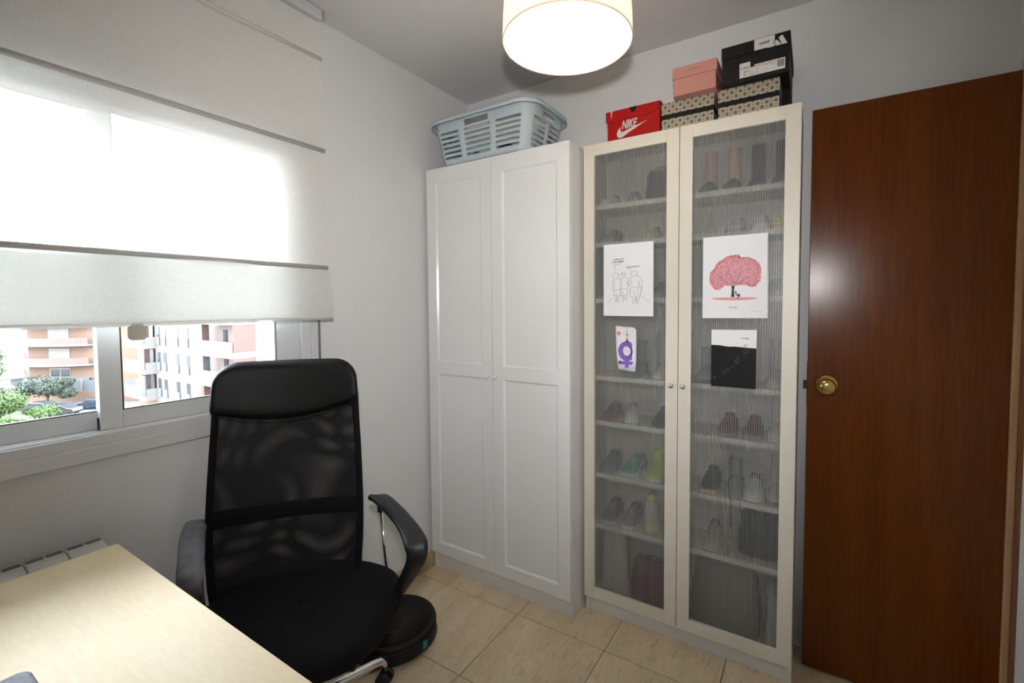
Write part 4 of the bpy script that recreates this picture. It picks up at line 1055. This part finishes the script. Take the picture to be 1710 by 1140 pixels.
# top shelf
shoe('white shoe behind the left glass door on the top shelf', .895, 0, 'white', 'pale', .17, inner='brown')
shoe('grey shoe right of the white shoe on the top shelf', 1.00, 0, 'grey', 'grey', .17, inner='black', skew=.3, lace='grey')
bag('small dark handbag on the right part of the top shelf, left door', 1.11, 0, .12, .13, 'black')
shoe('left tan-shafted boot on the top shelf, right glass door', 1.305, 0, 'black', 'black', .17, high=.095, tongue='tan')
shoe('second tan-shafted boot on the top shelf, right glass door', 1.390, 0, 'black', 'black', .17, high=.095, tongue='tan')
shoe('black boot on the top shelf, left of the two at the right end', 1.475, 0, 'black', 'black', .17, high=.095)
shoe('black boot at the right end of the top shelf', 1.555, 0, 'black', 'black', .17, high=.095)
# shelf 2
shoe('dark shoe at the left of the second shelf from the top', .90, 1, 'grey', 'grey', .18, lace='grey')
shoe('beige shoe just above the cartoon poster', 1.08, 1, 'beige', 'beige', .17, inner='brown', lace='beige')
shoe('beige shoe hidden partly by the middle door stiles, second shelf', 1.165, 1, 'beige', 'beige', .17, inner='brown', lace='beige')
shoe('white sneaker above the left half of the tree poster', 1.405, 1, 'white', 'grey', .18, lace='white')
shoe('white sneaker above the right half of the tree poster', 1.490, 1, 'white', 'white', .18, lace='white')
fy = thing('folded_cloth', 'folded yellow cloth at the right end of the second shelf', 'cloth', (1.562, .18, SH[1]+.0103))
for k_ in range(3): MB().prism(rrect(-.033, .033, -.04, .04, .008), 'z', .014*k_, .014*k_+.013).build('fold', C_['yellow'], fy, bevel=.004)
# shelf 3 (mostly behind the prints)
shoe('dark shoe behind the cartoon poster', .93, 2, 'navy', 'white', .19)
shoe('grey shoe to the right of the cartoon poster', 1.12, 2, 'grey', 'grey', .19, lace='grey')
shoe('dark shoe behind the tree poster', 1.41, 2, 'black', 'white', .19)
shoe('grey shoe at the right edge behind the tree poster', 1.54, 2, 'grey', 'pale', .18, lace='grey')
# shelf 4
shoe('beige ankle boot right of the purple symbol drawing', 1.125, 3, 'beige', 'pale', .18, high=.11, tongue='pale')
shoe('grey boot behind the purple symbol drawing', 1.02, 3, 'grey', 'grey', .18, high=.07, lace='grey')
shoe('dark grey boot left of the black print', 1.30, 3, 'grey', 'black', .18, high=.05, lace='grey')
shoe('pale boot at the right of the black print', 1.545, 3, 'pale', 'pale', .18, high=.09)
# shelf 5
shoe('brown shoe low at the left of the fifth shelf', .905, 4, 'brown', 'red', .17, inner='brown', lace='brown')
shoe('white shoe in the left middle of the fifth shelf', .995, 4, 'white', 'white', .17, skew=.25)
shoe('navy shoe at the right of the fifth shelf, left door', 1.13, 4, 'navy', 'black', .18, lace='grey')
shoe('red-trimmed dark shoe on the fifth shelf, right door', 1.385, 4, 'maroon', 'grey', .18, lace='red')
shoe('second red-trimmed dark shoe on the fifth shelf, right door', 1.475, 4, 'maroon', 'grey', .18, lace='red')
shoe('pale boot at the right end of the fifth shelf', 1.553, 4, 'pale', 'pale', .17, high=.07)
# shelf 6
shoe('grey shoe at the far left of the sixth shelf', .90, 5, 'grey', 'grey', .18, lace='grey')
shoe('white and teal sneaker on the sixth shelf', 1.005, 5, 'teal', 'white', .18, skew=-.15)
shoe('lime yellow sneaker with a hanging lace on the sixth shelf', 1.105, 5, 'lime', 'white', .19, high=.02, lace='white')
lc = MB(); lc.tube(catmull([(1.07, .150, .700), (1.055, .140, .675), (1.05, .126, .640), (1.047, .122, .600), (1.05, .121, .570)], 5), .0022, 6)
tag(lc.build('shoelace', C_['white']), 'white shoelace hanging over the sixth shelf edge', 'shoelace')
shoe('black sneaker with tan sole on the sixth shelf, right door', 1.325, 5, 'black', 'tan', .19, lace='black')
shoe('grey boot behind the black cord on the sixth shelf', 1.41, 5, 'grey', 'grey', .18, high=.04, lace='grey')
shoe('white sneaker with dark opening on the sixth shelf, right door', 1.480, 5, 'white', 'white', .18, inner='black')
shoe('beige and brown boot at the right end of the sixth shelf', 1.556, 5, 'pale', 'brown', .18, high=.07, tongue='beige')
lc = MB(); lc.tube(catmull([(1.40, .150, .690), (1.405, .127, .66), (1.408, .122, .60), (1.41, .121, .52)], 5), .002, 6)
tag(lc.build('shoelace', C_['black']), 'black cord hanging down from the sixth shelf, right door', 'shoelace')
# shelf 7
shoe('grey running shoe at the far left of the seventh shelf', .905, 6, 'grey', 'white', .19, inner='black')
shoe('grey running shoe second from the left on the seventh shelf', 1.00, 6, 'grey', 'white', .19, inner='black')
bt = thing('spray_bottle', 'beige and yellow container standing on the seventh shelf', 'bottle', (1.095, .19, SH[6]+.0103))
m_ = MB(); m_.lathe([(0, 0), (.032, 0), (.034, .01), (.034, .10), (.028, .125), (.016, .135), (0, .135)], (0, 0, 0), 24); m_.build('container', C_['pale'], bt)
m_ = MB(); m_.lathe([(.0345, .015), (.0345, .035)], (0, 0, 0), 24); m_.lathe([(0, .135), (.02, .135), (.02, .155), (0, .155)], (0, 0, 0), 20); m_.build('cap', C_['yellow'], bt)
bag('large dark bag on the seventh shelf, right door', 1.50, 6, .15, .155, 'black', d=.12)
shoe('pale grey shoe left of the dark bag on the seventh shelf', 1.335, 6, 'pale', 'pale', .19, lace='pale')
# bottom
bag('pale bag in the bottom left of the shoe cabinet', .92, None, .13, .26, 'pale', d=.12)
bag('maroon bag in the bottom of the shoe cabinet, left door', 1.09, None, .19, .17, 'maroon', d=.13)
bag('olive bag in the bottom of the shoe cabinet, right door', 1.38, None, .26, .26, 'olive', d=.14)
bag('pale bag at the bottom right corner of the shoe cabinet', 1.56, None, .07, .18, 'pale', d=.1)

# ------------------------------------------------------------------ outside
E_ = {}
E_['ground'] = mat('pale_asphalt', (.11, .108, .105), .9, var=.15, scale=.3)
E_['road'] = mat('grey_road', (.055, .06, .066), .9, var=.15, scale=.3)
E_['terra'] = mat('terracotta_render', (.108, .066, .045), .85, var=.05, scale=.4)
E_['terra_pale'] = mat('pale_render', (.125, .10, .09), .85, var=.05, scale=.4)
E_['terra_rail'] = mat('red_balcony_rail', (.095, .056, .050), .7, var=.08, scale=1)
E_['slab'] = mat('white_slab', (.13, .125, .12), .7, var=.04, scale=.5)
E_['railgrey'] = mat('grey_glass_rail', (.075, .082, .088), .4, var=.06, scale=1)
E_['darkpane'] = mat('dark_window', (.030, .032, .036), .2, var=.1)
E_['shutter'] = mat('white_shutter', (.13, .13, .128), .6)
E_['copper'] = mat('copper_brown_shutter', (.050, .024, .018), .6, var=.1, scale=2)
E_['greyshutter'] = mat('grey_shutter', (.04,.046,.05), .5, var=.1, scale=2)
E_['teal'] = mat('teal_canopy', (.045, .066, .062), .6)
E_['green'] = mat('bush_leaf', (.030, .050, .020), .8, var=.5, scale=1.5)
E_['lime'] = mat('bright_leaf', (.055, .095, .026), .8, var=.5, scale=1.5)
E_['pinegreen'] = mat('grey_green_leaf', (.026, .036, .024), .8, var=.5, scale=1.5)
E_['bark'] = mat('bark', (.10, .07, .05), .9)
E_['carblack'] = mat('dark_car_paint', (.010, .011, .013), .25, coat=.5)
E_['carsilver'] = mat('silver_car_paint', (.035, .038, .042), .3, metal=.3, coat=.5)
E_['carblue'] = mat('blue_grey_car_paint', (.012, .020, .036), .25, coat=.5)
E_['carglass'] = mat('car_glass', (.030, .036, .042), .15)
E_['brick'] = None
bk_m = bpy.data.materials.new('pink_brick'); bk_m.use_nodes = True
n = bk_m.node_tree.nodes; l = bk_m.node_tree.links; b_ = n['Principled BSDF']; b_.inputs['Roughness'].default_value = .85
t = n.new('ShaderNodeTexCoord'); s_ = n.new('ShaderNodeSeparateXYZ'); cb = n.new('ShaderNodeCombineXYZ'); l.new(t.outputs['Object'], s_.inputs[0]); l.new(s_.outputs['X'], cb.inputs[0]); l.new(s_.outputs['Z'], cb.inputs[1])
br = n.new('ShaderNodeTexBrick'); br.inputs['Scale'].default_value = 1; br.inputs['Brick Width'].default_value = .5; br.inputs['Row Height'].default_value = .14; br.inputs['Mortar Size'].default_value = .015
br.inputs['Color1'].default_value = (.085, .070, .063, 1); br.inputs['Color2'].default_value = (.095, .080, .072, 1); br.inputs['Mortar'].default_value = (.1, .088, .08, 1)
l.new(cb.outputs[0], br.inputs[0]); l.new(br.outputs['Color'], b_.inputs['Base Color']); E_['brick'] = bk_m

GZ = -12.6
gd = B(-400, -3.0, -200, 400, GZ-.5, GZ).build('street_ground', E_['ground']); struct(gd, 'pale street and yard surface far below the window', 'ground')
lw = MB(); lw.add([(-62, 2, GZ+.02), (-62, 13.5, GZ+.02), (-92, 13.8, GZ+.02), (-92, -2, GZ+.02)], [(0, 1, 2, 3)]); struct(lw.build('lawn', mat('lawn_green', (.045, .075, .022), .9, var=.4, scale=1.5)), 'green planted strip in front of the parked cars', 'lawn')
rd = MB(); rd.add([(-78, 12, GZ+.02), (-74, 24, GZ+.02), (-112, 40, GZ+.02), (-116, 28, GZ+.02)], [(0, 1, 2, 3)]); struct(rd.build('road', E_['road']), 'grey road strip where the cars are parked', 'road')

def window_part(par, x0, x1, y, z0, z1, m, fm, nm_='window', out=-.06):
    fo_ = MB().box(x0-.08, x1+.08, y+out, y+.02, z0-.08, z1+.08).build(nm_, fm, par)
    MB().box(x0, x1, y+out-.03, y+out, z0, z1).build('pane', m, fo_)
    return fo_
# --- brick apartment block (facade faces -y)
ab = thing('apartment_block', 'pale brick apartment block with white balconies seen through the right pane', 'building', (-55, 24, GZ))
def A(x0, x1, y0, y1, z0, z1): return MB().box(x0+55, x1+55, y0-24, y1-24, z0-GZ, z1-GZ)
FY = 19.8
A(-62.7, -51.4, FY, 22, GZ, 8).build('brick_wall', E_['brick'], ab)
A(-70.5, -62.7, 20.6, 30, GZ, 8).build('side_wall', E_['terra'], ab)
A(-51.4, -43.2, 20.4, 20.95, GZ, 8).build('corner_wall', E_['terra_pale'], ab)
LV = [-9.15, -6.15, -3.25, -.2, 2.8]
for z in LV:
    # left balcony volume
    s1_ = A(-69, -62.72, 18.8, 20.6, z-.12, z+.38).build('balcony_slab', E_['slab'], ab)
    A(-69, -62.9, 18.82, 18.90, z+.38, z+1.35).build('balcony_rail', E_['railgrey'], s1_)
    A(-62.9, -62.74, 18.85, 20.5, z+.38, z+1.2).build('balcony_side', E_['slab'], s1_)
    A(-66.0, -64.9, 20.35, 20.55, z+.4, z+2.5).build('balcony_door', E_['darkpane'], s1_)
    # right corner balcony
    s2_ = A(-49.2, -43.1, 18.8, 20.4, z-.12, z+.40).build('balcony_slab', E_['slab'], ab)
    A(-49.2, -43.2, 18.82, 18.90, z+.40, z+1.38).build('balcony_rail', E_['railgrey'], s2_)
    A(-43.2, -43.05, 20.4, 20.95, z-.12, z+.42).build('side_band', E_['slab'], s2_)
    for xx_ in (-48.0, -46.0):
        A(xx_, xx_+.7, 20.30, 20.38, z+.5, z+2.35).build('balcony_window', E_['darkpane'], s2_)
for z, which in ((-9.15, 'greyshutter'), (-6.15, 'copper'), (-3.25, 'greyshutter'), (-.2, 'copper')):
    A(-63.9, -62.75, 18.78, 18.95, z+.38, z+2.75).build('shutter', E_[which], ab)
for z, which in ((-9.15, 'copper'), (-6.15, 'greyshutter'), (-3.25, 'copper'), (-.2, 'greyshutter')):
    A(-49.9, -49.2, 19.0, 19.6, z+.40, z+2.9).build('shutter', E_[which], ab)
for z in LV:
    A(-43.22, -43.12, 18.95, 20.9, z+.40, z+2.9).build('slatted_wall', E_['copper'], ab)
    for x0 in (-61.9, -60.3, -57.2, -54.8):
        fo_ = A(x0-.06, x0+.76, FY-.05, FY, z+.42, z+2.5).build('window', E_['shutter'], ab)
        A(x0, x0+.7, FY-.09, FY-.05, z+1.3, z+2.45).build('pane', E_['darkpane'], fo_)
        A(x0-.03, x0+.73, FY-.16, FY-.10, z+.40, z+1.28).build('rail', E_['railgrey'], fo_)
sl = MB()
for z in LV:
    for k in range(14): sl.box(-69+.42*k+55, -69+.42*k+.12+55, 20.50-24, 20.60-24, z+.4-GZ, z+2.9-GZ)
s_o = sl.build('wall_slats', E_['copper'], ab); s_o['kind'] = 'stuff'
# --- terracotta block with curved balconies
P1 = Vector((-101.2, 17.13)); P2 = Vector((-92.3, 22.5)); dv = (P2-P1).normalized(); nv = Vector((dv.y, -dv.x))   # nv points to the room
tb_ = thing('curved_balcony_building', 'terracotta apartment building with curved balconies seen through the left pane', 'building', (P1.x, P1.y, GZ), math.atan2(dv.y, dv.x))
def T(x0, x1, y0, y1, z0, z1): return MB().box(x0, x1, y0, y1, z0-GZ, z1-GZ)   # local: x along facade, -y toward the room
LW = (P2-P1).length
T(-.2, LW+3, 0, 10, GZ, 8).build('facade_wall', E_['terra'], tb_)
m_ = MB(); m_.add([(x, y, z) for z in (0, 20) for x, y in ((-.2, 0), (-.2, 12), (-9, 12), (-9, 7))], [(0, 1, 2, 3), (4, 5, 6, 7), (0, 1, 5, 4), (1, 2, 6, 5), (2, 3, 7, 6), (3, 0, 4, 7)])
m_.build('side_wall', E_['terra_pale'], tb_)
for z, rm in ((-10.35, 'railgrey'), (-7.35, 'terra_rail'), (-4.35, 'terra_rail'), (-1.3, 'terra_rail')):
    cs = [(-1.6+(LW+1.2)*k/16, -1.0-1.3*math.sin(PI*min(1, (k+.5)/16*1.02))**.6) for k in range(17)]
    poly = [(-1.8, 0)]+cs+[(LW-.2, 0)]
    sl_ = MB().prism(poly, 'z', z-.1-GZ, z+.15-GZ).build('balcony_slab', E_['slab'], tb_)
    P = [[(x, y+.02, z+.15-GZ), (x, y+.02, z+1.15-GZ)] for x, y in cs]
    MB().grid(P, smooth=False).build('balcony_rail', E_[rm], sl_, solid=.08)
    T(3.0, 6.2, -.06, 0, z+.35, z+2.45).build('window', E_['shutter'], tb_)
    if rm == 'railgrey':
        w_ = T(3.2, 4.5, -.12, -.06, z+1.15, z+2.2).build('pane', E_['darkpane'], tb_); T(4.75, 6.05, -.12, -.06, z+1.15, z+2.2).build('pane', E_['darkpane'], tb_)
    T(LW+.3, LW+1.9, -.06, 0, z+1.1, z+2.2).build('window', E_['shutter'], tb_)
    T(LW+.5, LW+1.7, -.1, -.06, z+1.3, z+1.9).build('pane', E_['darkpane'], tb_)
for z in (-7.3, -4.2, -1.2, -10.2):
    for k in range(5):
        t_ = .12+.19*k; x = -.2-8.8*t_; y = 7*t_
        m_ = MB(); m_.obox((x-.35, y+.28-.05), (x+.35, y-.28-.05), .08, z-GZ, z+1.4-GZ, off=.0); m_.build('window', E_['copper'], tb_)
m_ = MB(); m_.add([(x, y, z) for x, y, z in ((6.2, 0, 3.2), (9.3, 0, 3.2), (9.3, -1.6, 2.7), (6.2, -1.6, 2.7), (6.2, 0, 3.3), (9.3, 0, 3.3), (9.3, -1.6, 2.8), (6.2, -1.6, 2.8))], [(0, 1, 2, 3), (4, 5, 6, 7), (0, 1, 5, 4), (1, 2, 6, 5), (2, 3, 7, 6), (3, 0, 4, 7)])
m_.build('awning', E_['slab'], tb_)

# yard walls
def yard(nm_, label, a, b_, z1, m1, m2):
    t_ = thing(nm_, label, 'fence', ((a[0]+b_[0])/2, (a[1]+b_[1])/2, GZ))
    cx, cy = (a[0]+b_[0])/2, (a[1]+b_[1])/2; a = (a[0]-cx, a[1]-cy); b_ = (b_[0]-cx, b_[1]-cy)
    MB().obox(a, b_, .3, 0, z1).build('wall_base', m1, t_)
    d = Vector(b_)-Vector(a); n_ = max(2, int(d.length/2.6))
    for k in range(n_):
        p = Vector(a)+d*(k+.04)/n_; q = Vector(a)+d*(k+.96)/n_
        MB().obox(p, q, .06, z1, z1+1.7, off=.1).build('fence_panel', m2, t_)
    for k in range(n_+1):
        p = Vector(a)+d*k/n_; dn = d.normalized(); MB().obox(p-dn*.12, p+dn*.12, .24, z1, z1+1.8, off=.03).build('post', E_['slab'], t_)
yard('yard_fence', 'low terracotta wall with grey panels behind the parked cars', (-98, 16.0), (-84, 24.5), 1.5, E_['terra'], E_['railgrey'])
cn = thing('canopy_roof', 'teal sloping canopy roof left of the round bush', 'canopy', (-103, 14.5, GZ))
m_ = MB(); m_.add([(x, y, z) for z in (0, .15) for x, y in ((-6, -4), (4, -1.5), (4, 2.5), (-6, 0))], [(0, 1, 2, 3), (4, 5, 6, 7), (0, 1, 5, 4), (1, 2, 6, 5), (2, 3, 7, 6), (3, 0, 4, 7)])
m_.v = [(v[0], v[1], v[2]+3.1+.08*v[0]) for v in m_.v]; m_.build('roof_sheet', E_['teal'], cn)
for x, y in ((-5, -3), (3.5, -1), (3.5, 2), (-5, 0)): MB().tube([(x, y, 0), (x, y, 3.1+.08*x)], .08, 8).build('post', E_['slab'], cn)

def foliage(nm_, label, c, rx, rz, m, n=1500, leaf=.22, seed=1, cat='bush', trunk=True):
    rnd = random.Random(seed); t_ = thing(nm_, label, cat, (c[0], c[1], GZ)); m_ = MB(); hz = c[2]-GZ
    blobs = [(rnd.uniform(-.55, .55)*rx, rnd.uniform(-.5, .5)*rx, hz+rnd.uniform(-.4, .55)*rz, rnd.uniform(.4, .62)) for _ in range(9)]+[(0, 0, hz, .75)]
    for k in range(n):
        bx, by, bz, br_ = rnd.choice(blobs)
        u = Vector((rnd.gauss(0, 1), rnd.gauss(0, 1), rnd.gauss(0, 1))).normalized(); r = rnd.uniform(.75, 1.05)*br_
        p = Vector((bx+u.x*r*rx*.75, by+u.y*r*rx*.75, max(.1, bz+u.z*r*rz*.8)))
        a = Vector((rnd.gauss(0, 1), rnd.gauss(0, 1), rnd.gauss(0, 1))).normalized(); b2 = a.cross(u+Vector((.01, .02, .03))).normalized(); s_ = leaf*rnd.uniform(.6, 1.3)
        m_.add([p+a*s_, p+b2*s_*.6, p-a*s_, p-b2*s_*.6], [(0, 1, 2, 3)])
    f_ = m_.build('foliage', m, t_); f_['kind'] = 'stuff'
    for k, (bx, by, bz, br_) in enumerate(blobs[-1:]):
        MB().lathe([(.01, -.9), (.5, -.75), (.8, -.35), (.85, 0), (.75, .4), (.45, .75), (.01, .85)], (0, 0, 0), 12).build('inner_crown', m, t_, loc=(bx, by, bz)).scale = (rx*.45, rx*.45, rz*.5)
    if trunk: MB().tube([(0, 0, 0), (.05, 0, hz*.5), (0, .05, hz)], .16, 8).build('trunk', E_['bark'], t_)
foliage('round_bush', 'large round grey-green bush in front of the curved balconies', (-90.4, 16.6, -9.9), 3.5, 2.3, E_['pinegreen'], 4200, .16, 2, 'bush')
foliage('leafy_tree', 'bright green tree low at the left edge of the view', (-79, 9.9, -10.0), 3.4, 2.3, E_['lime'], 4600, .17, 3, 'tree')
foliage('leafy_shrub', 'bright green shrub in front of the parked silver car', (-77.5, 13.6, -11.3), 2.2, 1.1, E_['lime'], 2600, .14, 6, 'bush')
foliage('dark_shrub', 'darker green shrub above the bright tree at the left edge', (-89, 11.6, -10.4), 2.0, 1.9, E_['green'], 1500, .16, 4, 'bush')
foliage('distant_tree', 'light green tree far off at the left edge beside the building', (-118, 14.5, -7.6), 3.6, 3.8, E_['lime'], 1800, .25, 5, 'tree')

foliage('low_hedge', 'low bright green hedge along the bottom left corner of the left pane', (-71.5, 10.3, -11.4), 2.6, 1.2, E_['lime'], 3600, .14, 8, 'hedge', trunk=False)
def car(label, x, y, rz, m, s=1.0):
    t_ = thing('parked_car', label, 'car', (x, y, GZ), rz, 'cars parked in the street below')
    side = [(-2.1, .35), (-2.15, .75), (-1.95, .95), (-1.3, 1.02), (-.75, 1.42), (.75, 1.45), (1.45, 1.05), (2.05, .95), (2.15, .6), (2.1, .35)]
    MB().prism([(a*s, b_*s) for a, b_ in side], 'y', -.85*s, .85*s).build('body', m, t_, bevel=.08, seg=2)
    gl = MB(); gl.prism([(-1.22*s, 1.02*s), (-.74*s, 1.37*s), (.72*s, 1.39*s), (1.3*s, 1.06*s)], 'y', -.87*s, .87*s)
    gl.build('side_window', E_['carglass'], t_)
    gl = MB(); gl.add([(-1.28, -.7, 1.06), (-1.28, .7, 1.06), (-.80, .62, 1.43), (-.80, -.62, 1.43)], [(0, 1, 2, 3)]); gl.add([(1.44, -.7, 1.08), (1.44, .7, 1.08), (.80, .62, 1.47), (.80, -.62, 1.47)], [(0, 1, 2, 3)]); gl.build('windscreen', E_['carglass'], t_)
    for a in (-1.35, 1.35):
        for b_ in (-.8, .8): MB().tube([(a, b_-.1, .32), (a, b_+.1, .32)], .32, 16).build('wheel', M['rubber'], t_)
    hl = MB(); hl.box(-2.17, -2.1, -.75, -.45, .62, .78); hl.box(-2.17, -2.1, .45, .75, .62, .78); hl.build('tail_light', E_['slab'], t_)
hdg = math.atan2(8.5, 14)
car('white-grey estate car behind the green shrub', -86.3, 15.2, hdg+.05, E_['carsilver'])
car('silver car nearest the window sill, left pane', -81.9, 15.9, hdg+.15, E_['carsilver'])
car('blue car at the right of the left pane', -82.9, 19.9, hdg, E_['carblue'])
car('dark car seen below the lowest balcony, right pane', -81.5, 26.6, hdg-.0, E_['carblack'])
